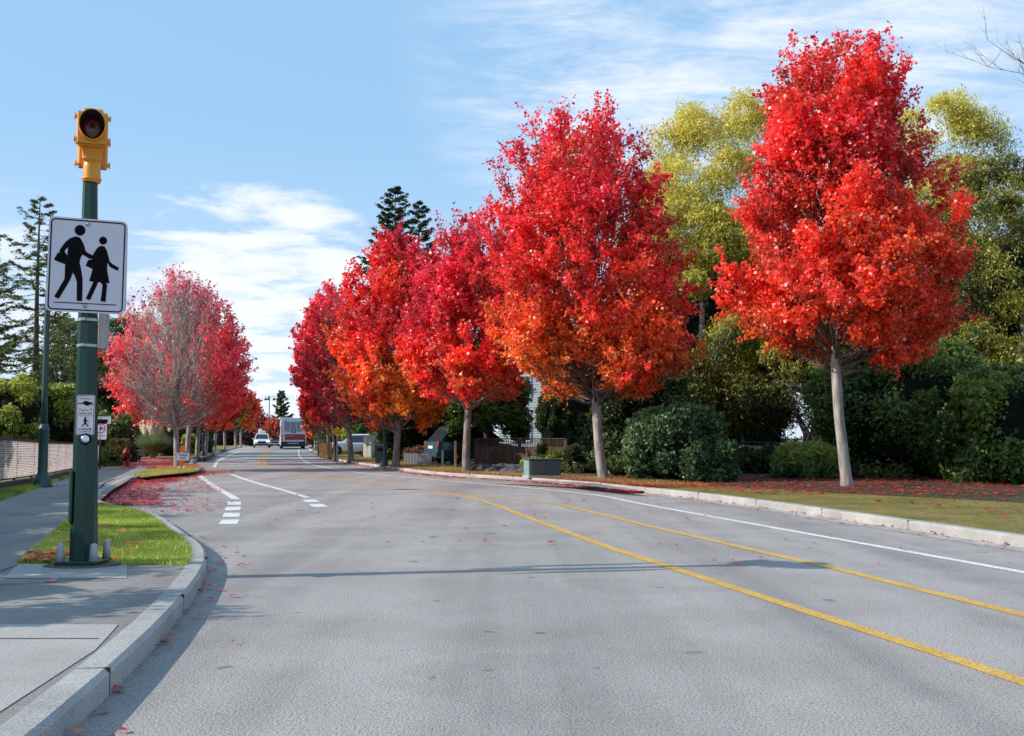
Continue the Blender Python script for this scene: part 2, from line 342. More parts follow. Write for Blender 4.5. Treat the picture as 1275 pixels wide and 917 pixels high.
def maple(name, label, cat, base, H, hb, Rc, seed, n_leaf, leaf=0.09, trunk_r=0.15, stops=None, bare=0.0, group=None,
          nprim=60, nsec=9, ntw=6, lean=(0, 0), bark='bark', sx=1.0, peak=0.36, topsparse=0.3, spread=1.0, fullness=1.0, twigr=0.004, table=None, shift=0.0, dim=0.92):
    rng = np.random.default_rng(seed); rnd = random.Random(seed); H = H - Rc * .30; Rc = Rc * .90
    root = thing(name, label, cat, base, 0, group)
    stops = stops or [(0, ORA), (0.35, RED), (0.8, MAG), (1, MAG)]
    def prof(t):
        t = min(max(t, 0), 1)
        if table: return float(np.interp(t, [a for a, _ in table], [b for _, b in table]))
        if t < peak: return math.sqrt(max(0, 1 - ((peak - t) / peak) ** 2 * 0.72))
        return max(0.02, math.cos((t - peak) / (1 - peak) * math.pi / 2)) ** 0.72
    CH = H - hb
    trunk = MB(); br = MB()
    tp = []; nz = 9; topz = hb + CH * 0.55
    for i in range(nz):
        z = -0.05 + (topz + 0.05) * i / (nz - 1)
        tp.append(Vector((lean[0] * z / H + 0.05 * math.sin(z * 1.3 + seed), lean[1] * z / H + 0.05 * math.cos(z * 1.1 + seed), z)))
    def trunk_at(z):
        f = min(max((z + 0.05) / (topz + 0.05) * (nz - 1), 0), nz - 1.001); i = int(f)
        return tp[i].lerp(tp[i + 1], f - i)
    rad = [trunk_r * (1.45 if i == 0 else 1.0) * (1 - 0.75 * (i / (nz - 1)) ** 1.2) for i in range(nz)]
    crotch = hb * 0.92
    # finer trunk
    zz = [-0.05, 0.05, 0.25, 0.7, crotch * 0.6, crotch, hb + CH * .1, hb + CH * .25, hb + CH * .4, topz]
    rr = [1.35, 1.2, 1.05, 1.0, 0.92, 0.95, 0.6, 0.42, 0.28, 0.12]
    trunk.tube([trunk_at(z) + (Vector((0, 0, z)) - Vector((0, 0, trunk_at(z).z))) for z in zz], [trunk_r * r for r in rr], 10)
    trunk.build('trunk', M[bark], root)
    segs = []  # (p0,p1,weight,noise)
    for i in range(nprim):
        t = ((i + rnd.random()) / nprim) ** 0.85
        az = i * 2.39996 + rnd.uniform(-0.35, 0.35)
        ze = hb + CH * t
        r = Rc * prof(t) * rnd.uniform(0.72, 1.0) * spread
        zs = max(ze - r * rnd.uniform(0.9, 1.3) - 0.25 * CH * t, crotch + rnd.uniform(-0.15, 0.9))
        zs = min(zs, topz * 0.95)
        if zs > ze - 0.05: zs = max(crotch * 0.95, ze - 0.25)
        p0 = trunk_at(zs); out = Vector((math.cos(az) * sx, math.sin(az), 0))
        lx = Vector((lean[0] * ze / H + shift, lean[1] * ze / H, 0))
        p2 = out * r + lx + Vector((0, 0, ze)); L = (p2 - p0).length
        p1 = p0.lerp(p2, 0.5) + out * 0.16 * r - Vector((0, 0, 0.10 * L)) 
        pts = []
        for k in range(8):
            u = k / 7; p = p0 * (1 - u) ** 2 + p1 * 2 * u * (1 - u) + p2 * u * u
            p += Vector((rnd.gauss(0, .02), rnd.gauss(0, .02), rnd.gauss(0, .02))) * L * u
            pts.append(p)
        r0 = trunk_r * rnd.uniform(0.26, 0.42) * min(1, 0.4 + L / (Rc * 1.6))
        br.tube(pts, [max(twigr * 1.5, r0 * (1 - 0.9 * k / 7)) for k in range(8)], 6)
        for j in range(rnd.choice((0, 1, 2))):
            q0 = pts[-1 - j]; d = ((pts[-1] - pts[-3]).normalized() * .8 + Vector((rnd.gauss(0, .25), rnd.gauss(0, .25), .9))).normalized()
            e = q0 + d * rnd.uniform(.35, .85) * Rc / 3
            br.tube([q0, e], [twigr * 1.3, twigr * .6], 3); tt = (e.z - hb) / CH
            nn = noise.noise((e + Vector((seed * 7.3, 0, 0))) * 0.9); n2 = noise.noise((e + Vector((0, seed * 3.1, 0))) * 0.45)
            segs.append((*q0, *e, 1.6 * (1 - bare * .4), nn, n2, tt))
        for j in range(nsec):
            u = 0.22 + 0.78 * (j + rnd.random()) / nsec
            f = u * 7; a = min(int(f), 6); q0 = pts[a].lerp(pts[a + 1], f - a)
            tan = (pts[a + 1] - pts[a]).normalized()
            rv = Vector((rnd.gauss(0, 1), rnd.gauss(0, 1), rnd.gauss(0, 0.5))).normalized()
            outq = Vector((q0.x, q0.y, 0)); outq = outq.normalized() if outq.length > 0.1 else Vector((0, 0, 0))
            d = (tan * 0.75 + rv * 0.65 + Vector((0, 0, 0.35)) + outq * 0.25).normalized()
            L2 = (0.75 + 0.75 * (1 - u)) * Rc / 3.0 * rnd.uniform(0.6, 1.25)
            q1 = q0 + d * L2 * 0.5; q2 = q0 + d * L2 + Vector((0, 0, L2 * 0.12))
            br.tube([q0, q1, q2], [max(twigr * 1.2, r0 * 0.3), max(twigr, r0 * 0.2), twigr], 4)
            for k in range(ntw):
                w = 0.25 + 0.75 * (k + rnd.random()) / ntw
                s0 = q0.lerp(q2, w); rv = Vector((rnd.gauss(0, 1), rnd.gauss(0, 1), rnd.gauss(0, 0.7))).normalized()
                d2 = (d * 0.6 + rv * 0.75 + Vector((0, 0, 0.3))).normalized()
                s1 = s0 + d2 * rnd.uniform(0.22, 0.6) * (Rc / 3.0) ** 0.5
                br.tube([s0, s1], [twigr, twigr * 0.6], 3)
                nn = noise.noise((s1 + Vector((seed * 7.3, 0, 0))) * 0.9)
                n2 = noise.noise((s1 + Vector((0, seed * 3.1, 0))) * 0.45)
                tt = (s1.z - hb) / CH
                rr_ = math.hypot(s1.x, s1.y) / (Rc * max(prof(tt), .05))
                wgt = 1.0
                if nn < -0.15 : wgt *= 0.30
                if tt > 0.82: wgt *= 1 - topsparse
                if bare > 0:
                    # bare core: leaves stay on left/right flanks and low down
                    side = abs(s1.x / Rc)
                    keep = max(side * 1.7 - 0.75, 0) + max(0, 0.12 - tt) * 2 + max(0.0, tt - 0.88) * 1.5
                    keep += max(0, s1.y / Rc) * 0.3
                    wgt *= (1 - bare) + bare * min(1, keep * keep * 2.0)
                segs.append((*s0, *s1, wgt, nn, n2, tt))
    br.build('branches', M['bark_mid' if (bark == 'bark_pale' and bare < .5) else 'bark_twig' if bare > .9 else bark], root)
    S = np.array(segs); w = S[:, 6] / S[:, 6].sum()
    idx = rng.choice(len(S), size=n_leaf, p=w)
    # crowd leaves toward twig tips
    u = rng.uniform(0, 1.15, n_leaf)[:, None] ** 0.8
    pos = S[idx, 0:3] * (1 - u) + S[idx, 3:6] * u + rng.normal(0, 0.06 * (Rc / 3) ** 0.5, (n_leaf, 3))
    outv = pos - np.array([0, 0, hb + CH * .35]); outv /= np.linalg.norm(outv, axis=1)[:, None] + 1e-6
    outv[:, 2] += 0.5
    outv += np.array([SUNV.x, SUNV.y, SUNV.z]) * .35; outv /= np.linalg.norm(outv, axis=1)[:, None]
    v = leaf_quads(rng, pos, leaf, outv, 0.95, 0.45, 0.5)
    ct = S[idx, 9] * 0.75 + 0.12 + S[idx, 8] * 0.42 + S[idx, 7] * 0.22 + rng.normal(0, 0.10, n_leaf)
    cols = lerp_cols(ct, stops)
    cols *= dim * (1 + S[idx, 7][:, None] * 0.45) * rng.uniform(0.7, 1.18, n_leaf)[:, None]
    dark = rng.random(n_leaf) < 0.17; cols[dark] *= 0.42
    pale = rng.random(n_leaf) < 0.03; cols[pale] = cols[pale] * .6 + np.array([.38, .26, .2])
    fast_mesh('crown', v, 4, M['leaf'], np.clip(cols, 0.002, 0.98), root)
    return root

def core_mesh(rng, c, rx, ry, rz, mat, parent, name='shade_hull', col=(0.01, 0.02, 0.006)):  # opaque dark hull added inside crowns to block light and fill gaps with shade
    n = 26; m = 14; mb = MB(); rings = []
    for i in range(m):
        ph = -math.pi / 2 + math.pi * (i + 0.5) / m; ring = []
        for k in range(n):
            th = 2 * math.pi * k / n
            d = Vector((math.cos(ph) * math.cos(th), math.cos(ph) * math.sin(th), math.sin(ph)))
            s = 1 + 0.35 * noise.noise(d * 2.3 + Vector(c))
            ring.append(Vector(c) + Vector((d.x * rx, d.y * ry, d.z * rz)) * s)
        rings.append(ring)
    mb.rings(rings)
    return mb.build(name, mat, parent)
M['core'] = ground_mat('shade_core', [(0.3, (0.004, 0.008, 0.002)), (0.7, (0.015, 0.026, 0.008))], 3, 30, 1.0, dist=0.1)  # near-black colour standing in for shade deep inside the leaves
M['core_red'] = ground_mat('purple_shade_core', [(0.3, (0.01, 0.006, 0.008)), (0.7, (0.03, 0.014, 0.016))], 3, 30, 1.0, dist=0.1)  # purple-black version of the painted inner shade

def leafy(name, label, cat, base, size, seed, n_leaf, leaf=0.12, stops=None, lobes=40, lobe_r=0.28, aspect=0.5, group=None, shape='dome',
          lift=0.0, down=0.3, core=True, stems=0, topgain=0.5, gold=0.0, core_mat='core', bottom=0.0, mat='leaf_dark', bark='bark_dark', out=0.55, rz=0.0, coreS=0.74):
    """shrub, hedge or broad evergreen: lobes of small leaves over an uneven crown. size = (w, d, h)"""
    rng = np.random.default_rng(seed); rnd = random.Random(seed)
    root = thing(name, label, cat, base, rz, group)
    w, d, h = size; stops = stops or [(0, (0.02, 0.045, 0.01)), (0.6, (0.06, 0.11, 0.02)), (1, (0.14, 0.2, 0.03))]
    cen = np.array([0, 0, lift + (h - lift) * (0.42 if shape != 'column' else 0.45)])
    half = np.array([w / 2, d / 2, (h - lift) * 0.55])
    C = []
    for i in range(lobes):
        zf = rnd.uniform(-0.92, 0.97) if i > 2 else 0.9; az = i * 2.39996 + rnd.uniform(-.4, .4)
        if shape == 'box': rr_ = 1.0
        elif shape == 'column': rr_ = (1 - max(0, zf) ** 1.6 * 0.9) * (1.0 if zf > -0.8 else 0.9)
        elif shape == 'egg': rr_ = math.sqrt(max(0, 1 - zf * zf)) ** (0.75)
        else: rr_ = math.sqrt(max(0, 1 - max(0, zf) ** 2)) ** 0.8
        k = rnd.uniform(0.68, 0.98)
        C.append([math.cos(az) * rr_ * k, math.sin(az) * rr_ * k, zf * rnd.uniform(0.8, 0.95), rnd.uniform(0.6, 1.25)])
    C = np.array(C)
    if shape == 'box':
        mx = np.maximum(abs(C[:, 0]), abs(C[:, 1])) + 1e-6; C[:, 0] /= mx / 0.9; C[:, 1] /= mx / 0.9
        C[:, 2] *= 0.9
    idx = rng.integers(0, lobes, n_leaf)
    lr = lobe_r * (w + d + h) / 3 * C[:, 3]
    dirs = rng.normal(size=(n_leaf, 3)); dirs /= np.linalg.norm(dirs, axis=1)[:, None]
    lob = cen + C[:, :3] * half
    cd = C[idx, :3] / (np.linalg.norm(C[idx, :3], axis=1)[:, None] + 1e-6)
    dirs = dirs + cd * out + np.array([0, 0, 0.25]); dirs /= np.linalg.norm(dirs, axis=1)[:, None]
    rad = lr[idx] * rng.uniform(0.35, 1.08, n_leaf) ** 0.6
    wob = 1 + 0.22 * np.sin(dirs[:, 0] * 7 + idx) * np.sin(dirs[:, 1] * 6 + idx * 2) + 0.15 * np.sin(dirs[:, 2] * 11 + idx)
    pos = lob[idx] + dirs * (rad * wob)[:, None]
    keep = pos[:, 2] > bottom; pos = pos[keep]; dirs = dirs[keep]; idx = idx[keep]; rad = rad[keep]
    n = len(pos)
    v = leaf_quads(rng, pos, leaf, dirs, aspect, 0.45, down)
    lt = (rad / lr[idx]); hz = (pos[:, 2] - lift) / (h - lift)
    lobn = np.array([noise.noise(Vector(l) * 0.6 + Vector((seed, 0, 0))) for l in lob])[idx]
    t = lt * 0.45 - 0.15 + dirs[:, 2] * 0.12 + hz * topgain + lobn * 0.45 + rng.normal(0, 0.11, n)  # tip colour plus painted light: upward-facing and higher leaves brighter, low ones darker
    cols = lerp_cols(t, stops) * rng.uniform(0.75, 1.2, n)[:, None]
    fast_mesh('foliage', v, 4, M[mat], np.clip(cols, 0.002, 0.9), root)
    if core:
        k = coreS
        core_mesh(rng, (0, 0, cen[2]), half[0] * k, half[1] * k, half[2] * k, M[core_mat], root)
    if stems:
        mb = MB()
        for i in range(stems):
            a = i * 2.4; r = w * 0.04 * (stems > 1)
            p = [Vector((math.cos(a) * r, math.sin(a) * r, -0.05))]
            tx = math.cos(a) * w * 0.25 * (stems > 1); ty = math.sin(a) * d * 0.25 * (stems > 1)
            for k in (0.3, 0.65, 1.0):
                p.append(Vector((tx * k * k + rnd.uniform(-.1, .1), ty * k * k, (lift + (h - lift) * 0.5) * k)))
            r0 = 0.028 * h / (1 + 0.25 * (stems - 1)); r0 = min(r0, 0.3)
            mb.tube(p, [r0 * 1.2, r0, r0 * 0.8, r0 * 0.4], 8)
        mb.build('trunk' if stems == 1 else 'stems', M['bark_pale' if stems > 3 else bark], root)
    return root

def conifer(name, label, base, H, Rc, seed, n_br=110, n_leaf=26000, z0=0.2, leaf=0.22, stops=None, sparse=0.35, group=None, droop=0.12, trunk_r=0.17, bark='bark_dark'):
    rng = np.random.default_rng(seed); rnd = random.Random(seed)
    root = thing(name, label, 'conifer', base, 0, group)
    stops = stops or [(0, (0.012, 0.03, 0.012)), (0.5, (0.045, 0.075, 0.022)), (1, (0.12, 0.14, 0.035))]
    tr = MB(); tr.tube([(0, 0, -0.1), (0.05, 0, H * .3), (-0.04, 0.03, H * .65), (0, 0, H * 0.99)], [trunk_r * 1.2, trunk_r, trunk_r * .6, 0.02], 10)
    tr.build('trunk', M[bark], root)
    br = MB(); S = []
    for i in range(n_br):
        t = (i + rnd.random()) / n_br; z = H * (z0 + (1 - z0) * t)
        az = i * 2.39996 + rnd.uniform(-.5, .5)
        L = Rc * ((1 - t) ** 0.75 * 0.95 + 0.06) * rnd.uniform(0.55, 1.12)
        if rnd.random() < sparse * (1 - t): L *= rnd.uniform(0.25, 0.6)
        d = Vector((math.cos(az), math.sin(az), 0)); el = 0.35 * t + 0.02 - droop
        pts = []
        for k in range(6):
            u = k / 5
            pts.append(Vector((0, 0, z)) + d * L * u + Vector((0, 0, L * (el * u - droop * math.sin(u * math.pi) + 0.10 * u * u))))
        br.tube(pts, [0.045 * (1 - t * .7) * (1 - .85 * k / 5) for k in range(6)], 5)
        pd = Vector((-d.y, d.x, 0))
        m = int(5 + 9 * (1 - t))
        ns = noise.noise(Vector((math.cos(az) * 1.3, math.sin(az) * 1.3, z * 0.35 + seed)))
        for j in range(m):
            u = 0.25 + 0.75 * (j + rnd.random()) / m; f = u * 5; a = min(int(f), 4); q = pts[a].lerp(pts[a + 1], f - a)
            for sgn in (-1, 1):
                l2 = L * 0.33 * (1.15 - u) * rnd.uniform(.6, 1.2) + 0.15
                e = q + (d * 0.6 + pd * sgn * 0.9) * l2 + Vector((0, 0, -l2 * rnd.uniform(0.02, 0.3)))
                br.tube([q, e], [0.01, 0.005], 3); S.append((*q, *e, max(0.1, 0.5 + ns), t))
            S.append((*q, *(q + d * 0.2), 0.8, t))
    br.build('branches', M[bark], root)
    S = np.array(S); w = S[:, 6] * (0.3 + np.linalg.norm(S[:, 3:6] - S[:, 0:3], axis=1)); w /= w.sum()
    idx = rng.choice(len(S), n_leaf, p=w); u = rng.uniform(0, 1.1, n_leaf)[:, None]
    pos = S[idx, :3] * (1 - u) + S[idx, 3:6] * u + rng.normal(0, 0.05, (n_leaf, 3)) * np.array([1, 1, .7])
    nb = np.tile(np.array([[0, 0, 1.0]]), (n_leaf, 1))
    v = leaf_quads(rng, pos, leaf, nb, 0.32, 0.55, 0.2)
    t = S[idx, 6] * 0.4 + rng.normal(0.25, 0.2, n_leaf)
    fast_mesh('foliage', v, 4, M['leaf_dark'], lerp_cols(t, stops), root)
    return root

# ================================================================ GROUND
def poly_sheet(name, pts, z, mat, skirt=0.0):
    mb = MB(); pp = [Vector((p[0], p[1], z)) for p in pts]
    mb.poly(pp)
    if skirt:
        n = len(pp); mb.add(pp + [p - Vector((0, 0, skirt)) for p in pp], [(i, (i + 1) % n, n + (i + 1) % n, n + i) for i in range(n)])
    return struct(name, mb, mat)
def smooth_line(pts, it=2):
    pts = [Vector((p[0], p[1])) for p in pts]
    for _ in range(it):
        q = [pts[0]]
        for a, b in zip(pts[:-1], pts[1:]): q += [a.lerp(b, .25), a.lerp(b, .75)]
        q.append(pts[-1]); pts = q
    return pts
def offset_line(pts, d):
    out = []
    for i, p in enumerate(pts):
        t = (pts[min(i + 1, len(pts) - 1)] - pts[max(i - 1, 0)]).normalized()
        out.append(p + Vector((t.y, -t.x)) * d)
    return out
def ribbon(mb, pts, w, z):
    a = offset_line(pts, w / 2); b = offset_line(pts, -w / 2)
    n = len(pts); vs = [(p.x, p.y, z) for p in a] + [(p.x, p.y, z) for p in b]
    mb.add(vs, [(i, i + 1, n + i + 1, n + i) for i in range(n - 1)])
def pix(*l): return [P(x, y).xy for x, y in l]

struct('ground', MB().add([(-900, -300, -0.03), (900, -300, -0.03), (900, 1500, -0.03), (-900, 1500, -0.03)], [(0, 1, 2, 3)]), M['soil'])
KL = [Vector(p) for p in ((-1.2, -14), (-1.4, 0), (-1.9, 5), (-2.5, 8.5), (-3.1, 10.8))] + pix((224, 672), (202, 653), (172, 644), (140, 638))
KL2 = pix((123, 631), (125, 622), (142, 611), (161, 601), (172, 598.5), (205, 594.5), (243, 590.5), (251, 588.5), (250, 585), (240, 581))
KL3 = pix((240, 576), (258, 573), (268, 567), (275, 563.6), (284, 561), (293, 558.4), (302, 556.4))
KL_ = KL + KL2 + KL3 + [Vector(p) for p in ((-52, 190), (-75, 260), (-130, 420))]
KR_ = [Vector(p) for p in ((11, -14), (8.6, 0), (6.6, 8), (5.2, 15), (4.2, 20))] + pix((803, 614.5), (775, 612), (740, 607.5), (700, 604), (640, 599.5), (560, 594.5), (520, 590.5), (470, 583), (430, 577), (412, 573), (398, 567), (388, 562.5), (381, 559.3)) + [Vector(p) for p in ((-33, 175), (-54, 260), (-105, 420))]
KLs = smooth_line(KL_, 2); KRs = smooth_line(KR_, 2)
road_poly = [Vector((p.x, p.y)) for p in KLs] + [Vector((p.x, p.y)) for p in KRs][::-1]
poly_sheet('road', road_poly, 0.0, M['asphalt'])
# raised land either side of the road
poly_sheet('left_verge', [Vector((-600, -14))] + offset_line(KLs, -0.13) + [Vector((-600, 420))], 0.11, M['verge'], 0.15)
poly_sheet('right_verge', offset_line(KRs, 0.13) + [Vector((600, 420)), Vector((600, -14))], 0.11, M['verge'], 0.15)
def kerb(name, pts, side):
    mb = MB(); rings = []
    for i in range(len(pts)):
        t = (pts[min(i + 1, len(pts) - 1)] - pts[max(i - 1, 0)]).normalized(); nrm = Vector((t.y, -t.x)) * side
        prof = [(0.0, -0.05), (-0.0, 0.105), (0.025, 0.13), (0.16, 0.132), (0.16, -0.05)]
        rings.append([Vector((pts[i].x + nrm.x * o, pts[i].y + nrm.y * o, z)) for o, z in prof])
    mb.rings(rings, cap=False); struct(name, mb, M['kerb'])
kerb('left_kerb', KLs, -1); kerb('right_kerb', KRs, 1)
kj = MB()
for pts_, sd_k in ((KLs, -1), (KRs, 1)):
    acc = 0
    for a_, b_ in zip(pts_[:-1], pts_[1:]):
        L_ = (b_ - a_).length; t_ = (b_ - a_) / L_; n_ = Vector((t_.y, -t_.x)) * sd_k
        if a_.y > 60: break
        while acc < L_:
            p_ = a_ + t_ * acc + n_ * .079
            kj.box((p_.x, p_.y, .06), (.008, .163, .145), Matrix.Rotation(math.atan2(t_.y, t_.x), 3, 'Z')); acc += 2.4
        acc -= L_
struct('kerb_joints', kj, M['tar'])
# concrete gutter pans
g = MB(); ribbon(g, offset_line(KRs, -0.15), 0.30, 0.004); struct('gutter', g, M['kerb'])
# sidewalk on the left
def kerb_x(y):
    for a_, b_ in zip(KLs[:-1], KLs[1:]):
        if a_.y <= y <= b_.y: return a_.x + (b_.x - a_.x) * (y - a_.y) / (b_.y - a_.y)
    return -2.9
SWR = [p for p in offset_line(KLs, -0.145) if p.y < 9.2 and p.x > -4] + [Vector((kerb_x(9.23) - .145, 9.23))]
def Pz(px, py, z=0.12): return P(px, py, z).xy
sw = [(-9, -14)] + [p for p in SWR] + [Pz(158, 704), Pz(22, 704), Pz(60, 672), Pz(88, 645), Pz(108, 634), Pz(123, 625), Pz(140, 610.5), Pz(158, 599.5), Pz(168, 592), Pz(188, 586), Pz(175, 580.5), Pz(140, 580), Pz(118, 584), Pz(95, 591), Pz(60, 602), Pz(42, 609), Pz(0, 622), (-11.6, 18.5), (-9.2, 10), (-8.2, 4)]
poly_sheet('sidewalk', sw, 0.128, M['walk'])
pad = [Pz(22, 703), Pz(152, 703), (-3.25, 10.2), (-3.25, 9.2), Pz(150, 722), Pz(0, 722)]
poly_sheet('concrete_pad', [Pz(22, 704), Pz(158, 704), Pz(158, 722), Pz(5, 722)], 0.132, M['walk_pad'])
poly_sheet('front_sidewalk', [(-9, -14), (-1.62, -14), (-1.72, 0), Vector((-2.2, 5.6)), Vector((-2.36, 6.35)), (-9.5, 6.35)], 0.132, M['walk_pad'])  # paler sheet where sun falls on the near walk, sunlight put into its tone
j = MB()
for a, b in ((P(0, 729, 0.13), P(128, 721, 0.13)), (P(0, 664, 0.13), P(70, 660, 0.13)), (P(0, 642, 0.13), P(90, 639.5, 0.13)), (Vector((-9, 5.9, 0)), Vector((-2.3, 5.9, 0))), (Vector((-9, 4.1, 0)), Vector((-2.0, 4.1, 0))),
             (P(30, 621, .13), P(112, 620, .13)), (P(60, 609, .13), P(135, 608, .13)), (P(0, 712, .13), P(22, 704, .13))):
    ribbon(j, [a.xy, b.xy], 0.014, 0.1345)
ribbon(j, smooth_line([Pz(113, 612), Pz(127, 608), Pz(129, 602), Pz(142, 597)]), 0.05, 0.1335)
struct('pavement_joints', j, M['tar'])
# lawn island by the pole
lawn = [Pz(22, 703), Pz(60, 672), Pz(88, 645), Pz(108, 634), Pz(122, 630)] + [p for p in offset_line(KLs, -0.15) if 9.25 < p.y < 18.0 and p.x > -7.4][::-1] + [Vector((kerb_x(9.24) - .15, 9.24))]
poly_sheet('lawn', lawn, 0.124, M['lawn'])
poly_sheet('island_lawn', [Pz(168, 592.3), Pz(188, 588), Pz(208, 585), Pz(232, 582.3), Pz(245, 583.5), Pz(248, 586), Pz(240, 588.5), Pz(203, 592), Pz(176, 595.3)], 0.129, M['verge'])
poly_sheet('driveway', [Pz(180, 588), Pz(208, 584.5), Pz(232, 582), Pz(240, 580), Pz(238, 574), Pz(232, 571), Pz(205, 571.5), Pz(178, 572), Pz(150, 577), Pz(160, 580), Pz(175, 580)][:1] + [Pz(175, 580), Pz(208, 580.5), Pz(231, 576.5), Pz(238, 574), Pz(232, 571), Pz(205, 571.5), Pz(178, 572), Pz(150, 577), Pz(160, 580)], 0.124, M['drive'])
poly_sheet('side_road', [Pz(225, 564), Pz(262, 564), Pz(276, 562.2), Pz(256, 556), Pz(225, 555)], 0.122, M['asphalt_side'])
poly_sheet('left_lawn', [Pz(0, 625), Pz(42, 611), Pz(95, 592), Pz(88, 589), Pz(40, 599), Pz(0, 608)], 0.122, M['lawn'])
poly_sheet('far_island_lawn', [Pz(226, 566), Pz(231, 569.5), Pz(252, 570.5), Pz(264, 566), Pz(258, 564.3)], 0.13, M['verge'])
poly_sheet('far_lawn', [Pz(257, 556), Pz(274, 560.5), Pz(279, 559.8), Pz(270, 556.4), Pz(262, 554.2)], 0.13, M['lawn'])
isl = MB()
def closed_kerb(mb, l):
    pts = [Vector(p) for p in l]
    for a, b in zip(pts[:-1], pts[1:]):
        c = (a + b) / 2; L = (b - a).length; ang = math.atan2((b - a).y, (b - a).x)
        mb.box((c.x, c.y, 0.12), (L + 0.05, 0.16, 0.22), Matrix.Rotation(ang, 3, 'Z'))
closed_kerb(isl, [Pz(224, 566), Pz(231, 571), Pz(254, 572.3), Pz(266, 566.5)]); closed_kerb(isl, [Pz(257, 557), Pz(274, 562), Pz(281, 560.6)])
struct('island_kerb', isl, M['timber'])
# right: concrete let-down, soil bed under the hedges
poly_sheet('letdown', [P(590, 596, .13).xy, P(650, 597.8, .13).xy, P(740, 602, .13).xy, P(800, 611.5, .13).xy, P(775, 609.8, .13).xy, P(700, 601.8, .13).xy, P(640, 598.6, .13).xy], 0.136, M['walk'])
poly_sheet('bed', [P(440, 568, .12).xy, P(500, 576, .12).xy, P(600, 585, .12).xy, P(700, 591, .12).xy, P(790, 599, .12).xy, (6.5, 22), (12, 14), (60, 10), (60, 90), (-14, 90)], 0.116, M['soil'])

# ---- painted markings
wl = MB(); yl = MB(); fl = MB()
ribbon(wl, smooth_line(pix((245.5, 591), (263, 604), (287, 617.5), (294, 622))), 0.16, 0.004)
ribbon(wl, smooth_line(pix((287.7, 591), (318, 601.6), (345.6, 608.5), (383, 620))), 0.14, 0.004)
ribbon(wl, smooth_line(pix((298, 562), (288.7, 566), (271, 574), (266.5, 582))), 0.14, 0.004)
ribbon(wl, smooth_line(pix((372, 559.5), (371.5, 568), (383, 578), (415, 584.3), (459, 590.5), (517, 595.6), (619, 604.2), (740, 615.4), (800, 628))) + [Vector((3.3, 16)), Vector((4.7, 10)), Vector((6.2, 3)), Vector((8.4, -8))], 0.12, 0.004)
for a, b in (((291.5, 625), (291, 629)), ((290.5, 631.5), (289.5, 636)), ((289, 639), (287.5, 644)), ((287, 647.5), (284, 653)),
             ((384.5, 622.5), (390, 625.6)), ((393, 628), (399, 631.5))):
    p, q = P(*a).xy, P(*b).xy; ribbon(wl, [p, q], 0.26, 0.004)
struct('white_road_lines', wl, M['paint_white'])
ribbon(yl, smooth_line(pix((333.5, 559.5), (324.5, 568), (322, 576), (327, 580.5))), 0.13, 0.004)
ribbon(yl, smooth_line(pix((338, 559.5), (329.5, 568), (328, 576), (333, 580))), 0.13, 0.004)
ribbon(yl, smooth_line(pix((349.5, 585), (373, 591), (459.4, 602), (520, 609.3), (566, 615.0), (619, 620), (649, 623), (700, 629))) + [Vector((1.9, 15)), Vector((3.1, 10)), Vector((4.5, 3)), Vector((6.6, -8))], 0.12, 0.004)
ribbon(yl, smooth_line(pix((540, 613.5), (580, 618.7), (616.6, 628.4), (650, 642))) + [Vector((1.1, 12)), Vector((2.5, 6)), Vector((5, -6))], 0.12, 0.004)
struct('yellow_road_lines', yl, M['paint_yellow'])
for a, b, w in (((285, 588.6), (318, 588.4), .3), ((328, 588.2), (344, 588), .3), ((259, 596.6), (288, 596.2), .3), ((308, 594.6), (345, 594), .25), ((372, 595.5), (386, 595.5), .25)):
    ribbon(fl, [P(*a).xy, P(*b).xy], w, 0.0035)
struct('worn_crosswalk_lines', fl, M['paint_faint'])
# dark seam across the road
sm = MB(); ribbon(sm, smooth_line(pix((235, 585), (300, 584.3), (360, 583), (430, 580)), 1), 0.07, 0.003)
struct('road_seam', sm, M['tar'])

# ---- fallen leaves
def litter(name, label, regions, seed, size=0.07, z=0.0, stops=None):
    rng = np.random.default_rng(seed); pos = []
    for fn, n in regions:
        for _ in range(n):
            pos.append(fn(rng))
    pos = np.array(pos); n = len(pos)
    nb = np.tile(np.array([[0, 0, 1.0]]), (n, 1))
    v = leaf_quads(rng, pos, size, nb, 0.9, 0.82)
    cols = lerp_cols(rng.random(n), stops or [(0, (0.22, 0.01, 0.03)), (0.5, (0.45, 0.02, 0.05)), (0.85, (0.55, 0.05, 0.03)), (1, (0.55, 0.2, 0.05))])
    o = fast_mesh(name, v, 4, M['leaf'], cols); tag(o, label, 'fallen leaves', None, 'stuff'); return o
def along(pts, spread, off=0.0, z=0.02, s0=0.0, s1=1.0, side=1, power=2.0):
    L = [Vector(p) for p in pts]
    def fn(rng):
        u = rng.uniform(s0, s1) * (len(L) - 1); i = min(int(u), len(L) - 2); p = L[i].lerp(L[i + 1], u - i)
        t = (L[i + 1] - L[i]).normalized(); nrm = Vector((t.y, -t.x)) * side
        d = off + rng.random() ** power * spread
        return (p.x + nrm.x * d, p.y + nrm.y * d, z + rng.uniform(0, 0.02))
    return fn
def patch(quad, z=0.02):
    q = [Vector(p) for p in quad]
    def fn(rng):
        u, v = rng.random(), rng.random(); p = q[0].lerp(q[1], u).lerp(q[3].lerp(q[2], u), v)
        return (p.x, p.y, z + rng.uniform(0, .015))
    return fn
kb = smooth_line(KL2[0:5], 2); kb2 = smooth_line(KL2[3:8], 2)
litter('fallen_leaves', 'crimson leaves drifted thick along the kerb of the bus bay', [(along(kb, 1.1, 0.02, power=3.2), 4800), (along(kb2, 1.2, 0.02, power=3.0), 1500)], 11, 0.085)
